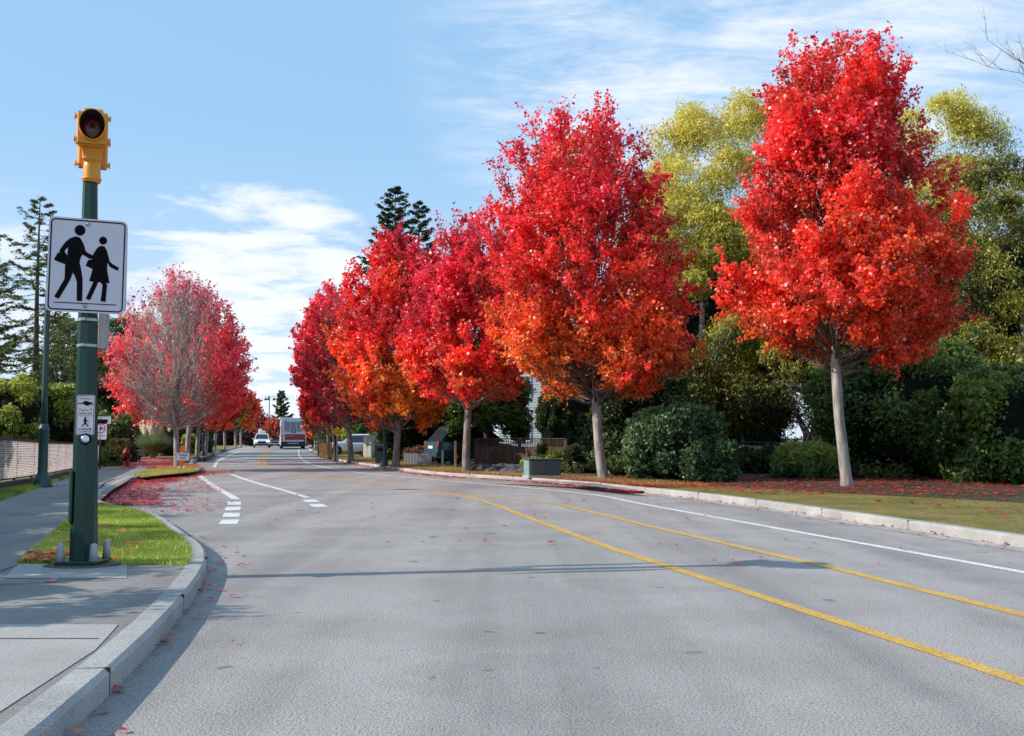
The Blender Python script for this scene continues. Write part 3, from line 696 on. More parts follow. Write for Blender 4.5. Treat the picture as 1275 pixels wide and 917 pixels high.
litter('fallen_leaves', 'red leaves scattered thinly over the asphalt of the bus bay', [(patch([P(125, 634).xy, P(165, 602).xy, P(245, 593).xy, P(285, 612).xy]), 700), (patch([P(150, 645).xy, P(260, 640).xy, P(300, 625).xy, P(180, 615).xy]), 260), (patch([(-3, 13), (4, 9), (6, 22), (-6, 24)]), 90)], 12, 0.07)
litter('fallen_leaves', 'pink and red leaves carpeting the ground under the left row maples', [(patch([Pz(150, 583), Pz(215, 582), Pz(232, 570), Pz(165, 571)], .135), 5200), (patch([Pz(195, 586), Pz(248, 584), Pz(246, 579), Pz(200, 580)], .14), 1200)], 13, 0.10, stops=[(0, (0.42, 0.03, 0.04)), (0.5, (0.62, 0.12, 0.12)), (1, (0.65, 0.25, 0.15))])
litter('fallen_leaves', 'red leaves strewn over the lawn below the two largest maples', [(patch([(4.5, 21), (14, 20), (13, 31), (1.5, 31)], .135), 2600), (patch([(8, 6), (13, 6), (12, 21), (5.5, 21)], .135), 500)], 16, .10)
litter('fallen_leaves', 'odd red leaves caught along the near kerb on the left', [(along([p for p in KLs if -6 < p.y < 14], .5, .02, .01, side=1, power=3.5), 130), (along([p for p in KRs if -6 < p.y < 24], .5, -.02, .01, side=-1, power=3), 500)], 17, .055)
rk = smooth_line(KR_[5:17], 2)
litter('fallen_leaves', 'red leaves caught in the gutter and verge on the right of the road', [(along(rk, 0.45, -0.02, 0.02, side=-1), 2400), (along(rk, 2.2, 0.1, 0.145, side=1), 2600)], 14, 0.09)
litter('fallen_leaves', 'red and orange leaves lying on the lawn around the signal pole base', [(patch([P(30, 702, .13).xy, P(160, 700, .13).xy, P(200, 662, .13).xy, P(80, 655, .13).xy], .15), 60), (patch([P(28, 701, .13).xy, P(90, 702, .13).xy, P(92, 690, .13).xy, P(38, 690, .13).xy], .15), 150), (patch([(-7, 6.5), (-3, 6.5), (-4, 10), (-7, 10)], .14), 14), (patch([(-4, 3), (-2.2, 3), (-2.4, 6), (-5, 6)], .14), 9)], 15, 0.10, stops=[(0, (0.35, 0.02, 0.03)), (0.5, (0.75, 0.10, 0.04)), (1, (0.9, 0.35, 0.05))])

# ---- grass blades
def grass(name, label, polyg, n, seed, h=0.05, stops=None, z=0.122):
    rng = np.random.default_rng(seed)
    pts = [Vector((p[0], p[1], 0)) for p in polyg]; tris = tessellate_polygon([pts])
    A = np.array([[pts[i] for i in t] for t in tris], dtype=float)
    ar = np.abs(np.cross(A[:, 1] - A[:, 0], A[:, 2] - A[:, 0])[:, 2]) / 2
    idx = rng.choice(len(A), n, p=ar / ar.sum()); a, b = rng.random(n), rng.random(n); m = a + b > 1; a[m] = 1 - a[m]; b[m] = 1 - b[m]
    p = A[idx, 0] + (A[idx, 1] - A[idx, 0]) * a[:, None] + (A[idx, 2] - A[idx, 0]) * b[:, None]; p[:, 2] = z
    th = rng.uniform(0, 2 * np.pi, n); d = np.stack([np.cos(th), np.sin(th), 0 * th], 1); ln = rng.normal(0, 0.4, (n, 3)); ln[:, 2] = 1
    hh = (h * rng.uniform(.5, 1.3, n))[:, None]
    v = np.empty((n, 3, 3)); v[:, 0] = p - d * 0.005; v[:, 1] = p + d * 0.005; v[:, 2] = p + ln * hh
    nn = np.array([noise.noise(Vector((x, y, seed)) * 0.9) for x, y in p[:, :2]]) if n < 150000 else 0
    cols = lerp_cols(0.5 + nn * 0.6 + rng.normal(0, .2, n), stops or [(0, (0.08, 0.14, 0.02)), (0.5, (0.28, 0.36, 0.045)), (1, (0.58, 0.56, 0.12))])
    o = fast_mesh(name, v, 3, M['leaf'], cols); return tag(o, label, 'grass', None, 'stuff')
grass('grass', 'bright green mown grass on the island around the signal pole', lawn, 95000, 3)
grass('grass', 'grass strip below the slatted railing on the left', [Pz(0, 625), Pz(42, 611), Pz(95, 592), Pz(88, 589), Pz(40, 599), Pz(0, 608)], 16000, 4, 0.09)
grass('grass', 'dry yellow grass on the kerbed island below the bare maple', [Pz(168, 592.3), Pz(188, 588), Pz(208, 585), Pz(232, 582.3), Pz(245, 583.5), Pz(248, 586), Pz(240, 588.5), Pz(203, 592), Pz(176, 595.3)], 16000, 5, 0.10, stops=[(0, (0.12, 0.16, 0.02)), (0.5, (0.36, 0.32, 0.06)), (1, (0.5, 0.4, 0.12))])
vp = [p for p in offset_line(rk, 0.2)] + [p for p in offset_line(rk, 2.0)][::-1]
grass('grass', 'yellowing grass verge under the right row maples', vp, 50000, 6, 0.08, stops=[(0, (0.14, 0.15, 0.03)), (0.5, (0.36, 0.30, 0.07)), (1, (0.5, 0.36, 0.14))])

# ================================================================ SIGNAL POLE
D0 = 10.25
PB = P(104, 704, 0.13); px0, py0 = PB.x, PB.y
YS = R(20)
pole = thing('signal_pole', 'dark green tapered steel signal pole standing on a rough grout pad by the lawn', 'signal pole', (px0, py0, 0.13))
ztop = zat(224, py0) - 0.13
tilt = at(112.5, 224, py0).x - px0
def pole_x(z): return tilt * z / ztop
def pole_r(z): return 0.118 + (0.062 - 0.118) * min(1, z / ztop)
b = MB(); b.lathe([(pole_r(z), z) for z in (0.05, 1.0, 2.0, 3.0, ztop)], 8, smooth=False, ph=R(22.5))
for i, v in enumerate(b.v): b.v[i] = (v[0] + pole_x(v[2]), v[1], v[2])
b.build('shaft', M['green_paint'], pole)
b = MB(); b.bbox((0, 0, 0.035), (0.37, 0.37, 0.035), 0.008); b.build('base_plate', M['green_paint'], pole)
b = MB(); rings = []
rnd = random.Random(5)
for k, (s, z) in enumerate(((0.265, -0.01), (0.27, 0.0), (0.255, 0.012), (0.23, 0.0175))):
    rings.append([Vector((math.cos(a) * s * (1.2 if abs(math.cos(a)) > .3 else 1) * rnd.uniform(.93, 1.06) * 1.05, math.sin(a) * s * rnd.uniform(.93, 1.05), z)) for a in [i * math.pi / 12 for i in range(24)]])
b.rings(rings); b.build('grout_pad', M['concrete_block'], pole)
for sx_, sy_ in ((-1, -1), (1, -1), (1, 1), (-1, 1)):
    b = MB(); b.lathe([(0.038, 0.05), (0.032, 0.14), (0.028, 0.195), (0.012, 0.205)], 12, (sx_ * 0.145, sy_ * 0.145, 0)); b.build('bolt_cover', M['plastic_grey'], pole)
b = MB(); rot = Matrix.Rotation(R(-62), 3, 'Z')
b.bbox((-0.108, -0.045, 0.60), (0.115, 0.028, 0.46), 0.012, rot); b.build('handhole_cover', M['green_paint'], pole)
for zb in (zat(399, py0, 107), zat(431, py0, 107)):
    zb -= 0.13; b = MB(); b.lathe([(pole_r(zb) + .004, zb - .012), (pole_r(zb) + .006, zb - .012), (pole_r(zb) + .006, zb + .012), (pole_r(zb) + .004, zb + .012)], 16, (pole_x(zb), 0, 0), smooth=False)
    b.bbox((pole_x(zb), -pole_r(zb) - .012, zb), (0.04, 0.02, 0.028), 0.004); b.build('strap', M['steel'], pole)
# push button
zb = zat(547, py0) - 0.13
bt = MB(); rx = Matrix.Rotation(R(90), 3, 'X')
rx_b = Matrix.Rotation(R(20), 3, 'Z') @ Matrix.Rotation(R(90), 3, 'X'); ofs = Vector((pole_x(zb) + pole_r(zb) * .34, -pole_r(zb) * .92, zb))
bt.lathe([(0.05, -0.02), (0.05, 0.04), (0.045, 0.055), (0.04, 0.06)], 20, ofs, rx_b); hb_ = bt.build('push_button_housing', M['black'], pole)
bt = MB(); bt.lathe([(0.036, 0.055), (0.036, 0.072), (0.028, 0.082), (0.0, 0.085)], 20, ofs, rx_b); bt.build('push_button', M['chrome'], hb_)

# --- beacon head
zc = zat(160, py0 - 0.2, 114); bx = px0 + pole_x(zc - .13)
sig = thing('beacon_signal', 'amber flashing beacon with two back-to-back visored heads on top of the green pole', 'traffic beacon', (bx + .015, py0, ztop + 0.13), R(21)); sig.scale = (.86, .86, .92)
zr = (zc - (ztop + 0.13)) / .92   # head centre above pole top
b = MB(); b.lathe([(0.088, -0.03), (0.09, 0.0), (0.086, 0.12), (0.08, 0.20)], 18)
b.lathe([(0.10, -0.005), (0.10, 0.012)], 8); b.build('collar', M['amber'], sig)
b = MB()
b.rings([[Vector(p) for p in ((-0.075, -0.07, 0.17), (0.075, -0.07, 0.17), (0.075, 0.07, 0.17), (-0.075, 0.07, 0.17))],
         [Vector(p) for p in ((-0.095, -0.13, 0.28), (0.095, -0.13, 0.28), (0.095, 0.13, 0.28), (-0.095, 0.13, 0.28))],
         [Vector(p) for p in ((-0.10, -0.13, 0.32), (0.10, -0.13, 0.32), (0.10, 0.13, 0.32), (-0.10, 0.13, 0.32))]])
b.bbox((0, 0, zr + 0.19), (0.20, 0.20, 0.10), 0.015); b.bbox((0, 0, zr), (0.15, 0.20, 0.36), 0.01); b.bbox((0, 0, .24), (0.19, 0.2, 0.16), 0.03)
b.build('bracket', M['amber'], sig)
zr0 = zr
for s in (-1, 1):
    zr = zr0 if s < 0 else zr0 - .13
    b = MB(); b.bbox((0, s * 0.17, zr), (0.30, 0.15, 0.325), 0.022); head = b.build('signal_head', M['amber'], sig)
    b = MB(); b.bbox((0, s * 0.256, zr), (0.29, 0.022, 0.31), 0.008)
    b.build('door', M['amber'], head)
    for sxx in (-1, 1):
        for dz in (-0.11, 0.11):
            b = MB(); b.bbox((sxx * 0.160, s * 0.235, zr + dz), (0.035, 0.03, 0.035), 0.006)
            b.lathe([(0.007, -0.03), (0.007, 0.03)], 8, (sxx * 0.168, s * 0.235, zr + dz)); b.build('hinge_lug', M['amber'], head)
    # visor: tunnel, upper edge long, lower edge short
    n = 28; ro, ri = 0.128, 0.120
    def vis(r, dep):
        ring = []
        for k in range(n):
            a = 2 * math.pi * k / n; up = (math.sin(a) + 1) / 2
            L = 0.0 if dep == 0 else 0.045 + 0.185 * up ** 0.7
            ring.append(Vector((r * math.cos(a), s * (0.266 + L), zr + 0.0 + r * math.sin(a))))
        return ring
    b = MB(); b.rings([vis(ro, 0), vis(ro, 1)], cap=False, smooth=True); b.rings([vis(ro, 1), vis(ri, 1)], cap=False)
    b.build('visor', M['amber'], head)
    b = MB(); b.rings([vis(ri, 1), vis(ri, 0)], cap=False, smooth=True); b.build('visor_lining', M['visor_in'], head)
    rx2 = Matrix.Rotation(R(90 if s < 0 else -90), 3, 'X')
    b = MB(); b.lathe([(0.119, 0.0), (0.112, 0.012), (0.09, 0.03), (0.05, 0.04), (0.0, 0.044)], 24, (0, s * 0.268, zr), rx2)
    lm, nt, bs = nmat('red_lens') if s < 0 else (M['lens'], None, None)
    if s < 0:
        tc = nt.nodes.new('ShaderNodeTexCoord'); vo = nt.nodes.new('ShaderNodeTexVoronoi'); vo.inputs['Scale'].default_value = 60
        nt.links.new(tc.outputs['Object'], vo.inputs['Vector'])
        nt.links.new(ramp(nt, vo.outputs['Distance'], [(0.1, (0.16, 0.018, 0.01)), (0.7, (0.07, 0.008, 0.006))]), bs.inputs['Base Color'])
        bs.inputs['Roughness'].default_value = 0.18; bs.inputs['Coat Weight'].default_value = 0.6
        bp = nt.nodes.new('ShaderNodeBump'); bp.inputs['Strength'].default_value = 0.5; bp.inputs['Distance'].default_value = 0.01
        nt.links.new(vo.outputs['Distance'], bp.inputs['Height']); nt.links.new(bp.outputs['Normal'], bs.inputs['Normal']); M['lens'] = lm
    b.build('lens', M['lens'], head)

# --- rounded sign blade
def rrect(w, h, r, n=6):
    pts = []
    for cx, cz, a0 in ((w / 2 - r, -h / 2 + r, -90), (w / 2 - r, h / 2 - r, 0), (-w / 2 + r, h / 2 - r, 90), (-w / 2 + r, -h / 2 + r, 180)):
        for k in range(n + 1):
            a = R(a0 + 90 * k / n); pts.append(Vector((cx + r * math.cos(a), 0, cz + r * math.sin(a))))
    return pts
def blade(mb, w, h, r, y=0.0, th=0.004):
    mb.poly([p + Vector((0, y, 0)) for p in rrect(w, h, r)], thick=(0, th, 0))
def frame(mb, w, h, r, t, y):
    a = rrect(w, h, r); b_ = rrect(w - 2 * t, h - 2 * t, max(r - t, 0.002)); n = len(a)
    mb.add([p + Vector((0, y, 0)) for p in a] + [p + Vector((0, y, 0)) for p in b_], [(i, (i + 1) % n, n + (i + 1) % n, n + i) for i in range(n)])
SW_, SH_ = 0.640, 0.83
scn = at(108.5, 331, py0 - 0.20)
cross = thing('crosswalk_sign', 'large white crosswalk sign with black adult and child walking hand in hand', 'road sign', scn, YS)
cross.rotation_euler = (0, R(0.7), YS)
b = MB(); blade(b, SW_, SH_, 0.045); b.build('sign_panel', M['sign_white'], cross)
b = MB(); frame(b, SW_ - 0.03, SH_ - 0.03, 0.038, 0.011, -0.0025); b.build('border', M['black'], cross)
def S(x, y):
    dx, dy = x - 25, y - 68
    det = 543 * 650 - 27 * (-24); u = (dx * 650 + 24 * dy) / det; v = (543 * dy - 27 * dx) / det
    return Vector(((u - 0.5) * SW_, -0.003, (0.5 - v) * SH_))
def spoly(mb, l, y=-0.003): mb.poly([S(*p) + Vector((0, y + .003, 0)) for p in l])
def sdisc(mb, cx, cy, r):
    mb.poly([S(cx + r * math.cos(2 * math.pi * k / 24), cy + r * math.sin(2 * math.pi * k / 24)) for k in range(24)])
adult = MB(); sdisc(adult, 235, 163, 37)
spoly(adult, [(205, 205), (232, 212), (246, 230), (262, 262), (274, 306), (288, 318), (318, 332), (326, 350), (306, 362), (262, 336), (252, 330), (240, 352), (232, 384), (242, 425), (254, 500), (252, 652), (214, 650), (214, 518), (200, 478), (187, 456), (168, 508), (92, 637), (60, 622), (130, 500), (134, 400), (75, 378), (57, 367), (85, 318), (96, 322), (97, 300), (135, 246), (165, 220)])
adult.build('adult_figure', M['black'], cross)
hole = MB(); spoly(hole, [(153, 284), (135, 302), (131, 312), (147, 338)], -0.0045); hole.build('arm_gap', M['sign_white'], cross)
kid = MB(); sdisc(kid, 395, 231, 28)
spoly(kid, [(380, 266), (405, 272), (420, 296), (432, 340), (440, 374), (456, 390), (507, 420), (497, 441), (444, 414), (424, 384), (424, 440), (441, 528), (414, 527), (424, 540), (413, 658), (378, 652), (392, 540), (378, 522), (360, 520), (352, 545), (305, 646), (276, 636), (328, 518), (300, 514), (322, 428), (274, 409), (290, 370), (318, 362), (318, 342), (340, 304), (355, 282)])
kid.build('child_figure', M['black'], cross)
b = MB(); spoly(b, [(57, 656), (488, 676), (488, 682), (57, 662)]); b.build('ground_line', M['black'], cross)
for c in ((290, 120), (273, 686)):
    b = MB(); b.lathe([(0.018, 0), (0.018, 0.006), (0.008, 0.014)], 12, S(*c), rx); b.build('bolt', M['steel'], cross)
s2 = at(112, 333, py0 + 0.26)
bk = thing('crosswalk_sign', 'second white sign panel facing away behind the big crosswalk sign', 'road sign', s2, YS)
b = MB(); blade(b, SW_, SH_, 0.045); b.build('sign_panel', M['sign_back'], bk)
pp_ = at(129, 413, py0 + 0.16)
b = MB(); b.bbox((0.0, 0, 0.0), (0.075, 0.075, 0.33), 0.006)
gp = thing('sign_mount_tube', 'short grey square tube strapped to the right side of the green pole under the sign', 'bracket', (pp_.x, pp_.y, pp_.z)); b.build('tube', M['grey_pipe'], gp)
for zz1 in (.10, -.12):
    b = MB(); b.bbox((-0.075, 0, zz1), (0.07, 0.05, 0.03), 0.005); b.build('clamp', M['steel'], gp)

# --- push button sign
zs = zat(517, py0 - .12); so = at(106.3, 517, py0 - pole_r(1.3) - 0.012)
ps = thing('push_button_sign', 'small white push button instruction sign above the button on the green pole', 'instruction sign', so, R(4)); ps.scale = (.92, 1, .92)
b = MB(); blade(b, 0.172, 0.382, 0.02); b.build('sign_panel', M['sign_white'], ps)
b = MB(); frame(b, 0.162, 0.372, 0.017, 0.005, -0.002); b.build('border', M['black'], ps)
for t, s, z, w in (('Push Button', 0.022, 0.157, 0.115), ('to', 0.016, 0.066, 0.014), ('Start the', 0.020, 0.046, 0.062), ('Flashing Lights', 0.020, 0.018, 0.125), ('Cross With Care', 0.018, -0.160, 0.12)):
    text_obj(t, s, M['black'], ps, (0, -0.0025, z), w)
b = MB()
def q(l, mb): mb.poly([Vector((x, -0.0025, z)) for x, z in l])
q([(-0.066, 0.113), (-0.03, 0.117), (-0.012, 0.132), (0.012, 0.134), (0.04, 0.122), (0.064, 0.122), (0.064, 0.102), (0.04, 0.100), (0.02, 0.088), (0.0, 0.090), (-0.012, 0.104), (-0.066, 0.108)], b)
q([(-0.07, 0.120), (-0.058, 0.110), (-0.07, 0.100)], b); b.build('pointing_hand', M['black'], ps)
for x in (-0.052, 0.052):
    b = MB(); b.poly([Vector((x + .013 * math.cos(a * .5236), -0.0025, 0.056 + .013 * math.sin(a * .5236))) for a in range(12)]); b.build('amber_dot', M['amber'], ps)
b = MB(); b.box((0, -0.0025, -0.001), (0.14, 0.001, 0.003)); b.build('divider', M['black'], ps)
b = MB(); b.poly([Vector((.001 + .009 * math.cos(a * .5236), -0.0025, -0.026 + .010 * math.sin(a * .5236))) for a in range(12)])
q([(-0.008, -0.036), (0.008, -0.036), (0.014, -0.050), (0.028, -0.056), (0.026, -0.062), (0.010, -0.058), (0.008, -0.054), (0.010, -0.076), (0.030, -0.106), (0.022, -0.110), (0.0, -0.084), (-0.022, -0.110), (-0.036, -0.110), (-0.010, -0.078), (-0.008, -0.052), (-0.016, -0.058), (-0.022, -0.056), (-0.018, -0.048)], b)
b.build('walking_figure', M['black'], ps)
b = MB(); q([(-0.062, -0.130), (0.045, -0.130), (0.045, -0.124), (0.066, -0.134), (0.045, -0.144), (0.045, -0.138), (-0.062, -0.138)], b); b.build('arrow', M['black'], ps)

# ================================================================ LAMP POSTS
def lamp_post(label, base, H, head='bells', group='green street lamps', arms=2, rz=0.0, mat='green_paint_far', k_=.72):
    t = thing('street_lamp', label, 'street lamp', base, rz, group)
    b = MB(); b.lathe([(r_ * k_, z_) for r_, z_ in [(0.30, -0.02), (0.30, 0.06), (0.27, 0.10), (0.27, 0.18), (0.22, 0.24), (0.17, 0.30), (0.15, 0.36), (0.145, 1.25), (0.175, 1.28), (0.175, 1.34), (0.14, 1.38), (0.12, 1.44)]], 14, smooth=True); b.build('base', M[mat], t)
    b = MB(); b.lathe([(0.078, 1.42), (0.07, 2.2), (0.065, 3.2), (0.06, H - 0.5), (0.05, H)], 12); b.lathe([(0.02, H), (0.05, H + .04), (0.02, H + 0.1)], 10); b.build('shaft', M[mat], t)
    for k in range(arms):
        a = 2 * math.pi * k / arms; d = Vector((math.cos(a), math.sin(a), 0))
        b = MB(); b.tube([Vector((0, 0, H - 0.25)), d * 0.3 + Vector((0, 0, H + 0.05)), d * 0.6 + Vector((0, 0, H + 0.02)), d * 0.66 + Vector((0, 0, H - 0.12))], 0.022, 6); arm = b.build('arm', M[mat], t)
        b = MB(); b.lathe([(0.05, 0.0), (0.06, -0.08), (0.16, -0.22), (0.26, -0.34), (0.25, -0.36), (0.12, -0.40), (0.0, -0.42)], 14, d * 0.66 + Vector((0, 0, H - 0.10))); b.build('lamp_shade', M[mat], arm)
    return t
lp = lamp_post('green lamp post with stepped base beside the slatted railing on the left', P(52.5, 607, 0.12), 4.85, arms=1, rz=R(10))
lamp_post('lamp post among the left row maples behind the bare-centred tree', P(252.5, 568, 0.12), 4.6, mat='dark_bin', k_=.55)
lamp_post('green lamp post on the right verge next to the dark green bin', P(479, 580.5, 0.12), 4.3, mat='green_paint_far', k_=.5)
q4 = P(334.5, 556.5, 0.0)
fl_ = lamp_post('tall far lamp post with bell shades on the median between truck and bus', (q4.x, q4.y, 0), zat(494, q4.y), arms=3, rz=R(150), mat='dark_bin', k_=.9)

# ================================================================ LEFT RAILING
A = P(-14, 612, 0.12); B = P(118, 583, 0.12)
pts_f = [P(-30, 612, .12), P(20, 603.5, .12), P(60, 596, .12), P(98, 587, .12), P(122, 581.5, .12)]
rail = thing('slatted_railing', 'white horizontal slat railing with cut-out leaf silhouettes left of the sidewalk', 'railing', pts_f[0])
o0 = pts_f[0]
tops = [zat(545.5, pts_f[0].y), zat(549, pts_f[1].y), zat(552, pts_f[2].y), zat(553, pts_f[3].y), zat(554, pts_f[4].y)]
sl = MB(); tr_ = MB(); po = MB(); lf = MB(); ba = MB()
rnd = random.Random(3)
for (a, b_, ta, tb) in zip(pts_f[:-1], pts_f[1:], tops[:-1], tops[1:]):
    a = a - o0; b_ = b_ - o0; ta -= .12; tb -= .12
    L = (b_ - a).length; d = (b_ - a) / L; nrm = Vector((d.y, -d.x, 0))
    n = 21
    def bar(mb, p, q_, w, h):
        up = Vector((0, 0, h / 2)); s = nrm * w / 2
        mb.rings([[p - s - up, p + s - up, p + s + up, p - s + up], [q_ - s - up, q_ + s - up, q_ + s + up, q_ - s + up]])
    for k in range(n):
        u = 0.17 + 0.80 * k / (n - 1)
        bar(sl, a + Vector((0, 0, ta * u)), b_ + Vector((0, 0, tb * u)), 0.02, 0.8 * ta / n * 0.70)
    bar(tr_, a + Vector((0, 0, ta + .02)), b_ + Vector((0, 0, tb + .02)), 0.09, 0.05)
    bar(tr_, a + Vector((0, 0, ta * .15)), b_ + Vector((0, 0, tb * .15)), 0.03, 0.03)
    bar(ba, a + nrm * -0.03 + Vector((0, 0, ta * .57)), b_ + nrm * -0.03 + Vector((0, 0, tb * .57)), 0.006, ta * .76)
    m = max(2, int(L / 1.4))
    for k in range(m + 1):
        p = a.lerp(b_, k / m); tt = ta + (tb - ta) * k / m
        po = MB(); po.box(p + Vector((0, 0, tt / 2)) - nrm * 0.05, (0.05, 0.05, tt), Matrix.Rotation(math.atan2(d.y, d.x), 3, 'Z')); po.build('post', M['fence_dark'], rail)
    for k in range(int(L * 5)):
        u = rnd.random(); h0 = rnd.uniform(.22, .85); p = a.lerp(b_, u) + Vector((0, 0, h0 * ta)) + nrm * 0.014
        an = rnd.choice([1.1, 1.9, 0.7, 2.3]) + rnd.uniform(-.3, .3); dd = d * math.cos(an) + Vector((0, 0, math.sin(an))); pr = d * -math.sin(an) + Vector((0, 0, math.cos(an)))
        l, w = rnd.uniform(.08, .20), rnd.uniform(.02, .045)
        lf = MB(); lf.poly([p - dd * l / 2, p + pr * w / 2, p + dd * l / 2, p - pr * w / 2]); lf.build('leaf_silhouette', M['fence_dark'], rail)
sl.build('slats', M['fence_white'], rail); tr_.build('rails', M['fence_dark'], rail);
b = MB()
ed = [P(-30, 617, .12), P(20, 608, .12), P(42, 604, .12), P(60, 600.5, .12), P(98, 590, .12)]
for a, c in zip(ed[:-1], ed[1:]):
    m = (a + c) / 2; b.box((m.x, m.y, .17), ((c - a).length + .03, .18, .24), Matrix.Rotation(math.atan2((c - a).y, (c - a).x), 3, 'Z'))
tag(b.build('timber_edging', M['timber']), 'dark timber edging below the slatted railing', 'edging')

# ================================================================ STREET THINGS LEFT
# no-turn sign
sb = P(123.5, 585, .12); kk = F / sb.y
ts = thing('turn_restriction_sign', 'white sign with a red prohibition ring half hidden behind the signal pole', 'road sign', sb)
zc1 = zat(536.5, sb.y) - .12; zc2 = zat(523.5, sb.y) - .12
b = MB(); b.tube([(0, 0.03, -.05), (0, 0.03, zc2 + .12)], 0.035, 8); b.build('post', M['green_paint'], ts)
b = MB(); blade(b, 0.46, 0.62, .03); o = b.build('sign_panel', M['sign_white'], ts, (0, 0, zc1))
b = MB(); frame(b, .36, .36, .18, .035, -.003); o = b.build('prohibition_ring', M['red_ring'], ts, (0, 0, zc1 + .08))
b = MB()
b.poly([Vector(p) for p in ((-.03, -.004, -.09), (.0, -.004, -.09), (.0, -.004, .03), (.06, -.004, .03), (.06, -.004, -.02), (.10, -.004, -.02), (.06, -.004, -.08), (.02, -.004, -.02), (.04, -.004, -.02))][:1] + [Vector((0.0, -.004, -.09)), Vector((0.0, -.004, .05)), Vector((.08, -.004, .05)), Vector((.08, -.004, .0)), Vector((.11, -.004, .0)), Vector((.065, -.004, -.06)), Vector((.02, -.004, .0)), Vector((.05, -.004, .0)), Vector((.05, -.004, .02)), Vector((-.03, -.004, .02))])
b.build('turn_arrow', M['black'], ts, (0, 0, zc1 + .08))
text_obj('7-9', .09, M['black'], ts, (-.08, -.004, zc1 - .18), .12); text_obj('3-5', .09, M['black'], ts, (.10, -.004, zc1 - .18), .12)
b = MB(); blade(b, .62, .26, .02); b.build('street_name_plate', M['sign_back'], ts, (0.06, 0, zc2)); b = MB(); b.box((0.02, -.004, -.02), (.36, .002, .10)); b.build('dark_band', M['black'], ts, (0.06, 0, zc2))

# hydrant
hp = P(157, 582, .12)
hy = thing('fire_hydrant', 'dark red fire hydrant beside the yellow-green shrub on the left', 'fire hydrant', hp)
b = MB(); b.lathe([(.17, 0), (.17, .04), (.115, .06), (.11, .50), (.14, .52), (.14, .56), (.12, .60), (.08, .68), (.03, .72), (.03, .76), (0, .77)], 16); b.build('barrel', M['red_hyd'], hy)
for sgn in (-1, 1):
    b = MB(); b.lathe([(.055, .10), (.055, .15), (.07, .155), (.07, .185), (.02, .20)], 12, (0, 0, .40), Matrix.Rotation(R(90 * sgn), 3, 'Y')); b.build('side_outlet', M['red_hyd'], hy)
b = MB(); b.lathe([(.07, .10), (.07, .15), (.09, .155), (.09, .19), (.02, .21)], 12, (0, 0, .34), rx); b.build('pumper_outlet', M['black'], hy)

# child-shaped slow sign
kp = P(226.5, 585.5, .12)
ks = thing('child_shaped_sign', 'orange child-shaped cutout board with a white plate at the foot of the bare-centred maple', 'warning figure', kp, R(6))
zz_ = zat(555.5, kp.y) - .12
b = MB()
prof = [(0.0, .0), (.10, .0), (.11, .05), (.05, .07), (.06, .28), (.11, .42), (.13, .60), (.12, .70), (.07, .755), (.05, .79)]
hp_ = [(0.095 * math.cos(a), zz_ - .095 + .10 * math.sin(a)) for a in [R(-60 + 30 * k) for k in range(11)]]
out_ = [(x, z * (zz_ - .18) / .79) for x, z in prof] + [p for p in hp_ if p[1] > 0] + [(-x - .02, z * (zz_ - .18) / .79) for x, z in prof[::-1]]
b.poly([Vector((x, 0, z)) for x, z in out_], thick=(0, .012, 0)); b.build('figure_board', M['orange'], ks)
b = MB(); b.bbox((0.03, -.02, .55 * zz_ / 1.0), (.42, .01, .26), .003); b.build('plate', M['sign_white'], ks)
text_obj('PLEASE', .11, M['black'], ks, (.03, -.027, .55 * zz_ + .06), .28); text_obj('SLOW', .10, M['black'], ks, (.03, -.027, .55 * zz_ - .05), .2)
for sgn in (-1, 1):
    b = MB(); b.bbox((sgn * .085, -.0, .06), (.10, .12, .12), .02); b.build('white_shoe', M['white_paint'], ks)
# red drain pile
# power pole far left
up = P(176, 553, .1)
u_ = thing('utility_pole', 'thin grey utility pole in the distance above the pampas grass', 'utility pole', (up.x, up.y, .1))
b = MB(); b.tube([(0, 0, -.1), (0, 0, zat(512, up.y))], [.12, .09], 8); b.build('shaft', M['grey_pipe'], u_)
b = MB(); b.box((0, 0, zat(512, up.y) - .5), (2.0, .1, .1)); b.build('crossarm', M['plank'], u_)

# ================================================================ RIGHT STREET THINGS
# diamond sign
dp = P(419.5, 575.5, .12); kk = F / dp.y
ds = thing('diamond_warning_sign', 'yellow diamond warning sign with two lines of text on a grey post', 'road sign', dp)
zd = zat(537.5, dp.y) - .12; hd_ = 13.0 / F * dp.y / 2 * 1.02 * 1.0
b = MB(); b.bbox((0, .03, zd / 2 - .05), (.06, .05, zd + .1 + .3), .005); b.build('post', M['grey_pipe'], ds)
b = MB(); s_ = 6.6 / kk
b.poly([Vector((s_, 0, 0)), Vector((0, 0, s_)), Vector((-s_, 0, 0)), Vector((0, 0, -s_))], thick=(0, .004, 0)); b.build('sign_panel', M['yellow_sign'], ds, (0, 0, zd))
text_obj('SLOW', .11, M['black'], ds, (0, -.004, zd + .05), .28); text_obj('DOWN', .11, M['black'], ds, (0, -.004, zd - .07), .28)
# orange board fence
ob = P(397.5, 570, .12); ob2 = P(416, 570, .12)
of = thing('orange_board_hoarding', 'orange timber board hoarding behind the maple trunks beside the diamond sign', 'hoarding', ob, R(-28))
w_ = (ob2 - ob).length; h_ = zat(551.5, ob.y) - .12
for k in range(7):
    b = MB(); b.bbox((w_ / 2, 0, h_ * (k + .5) / 7), (w_, .03, h_ / 7 - .012), .004); b.build('board', M['orange_wood'], of)
for x in (0.03, w_ / 2, w_ - .03):
    b = MB(); b.bbox((x, .04, h_ / 2), (.08, .045, h_ + .05), .004); b.build('post', M['orange_wood'], of)
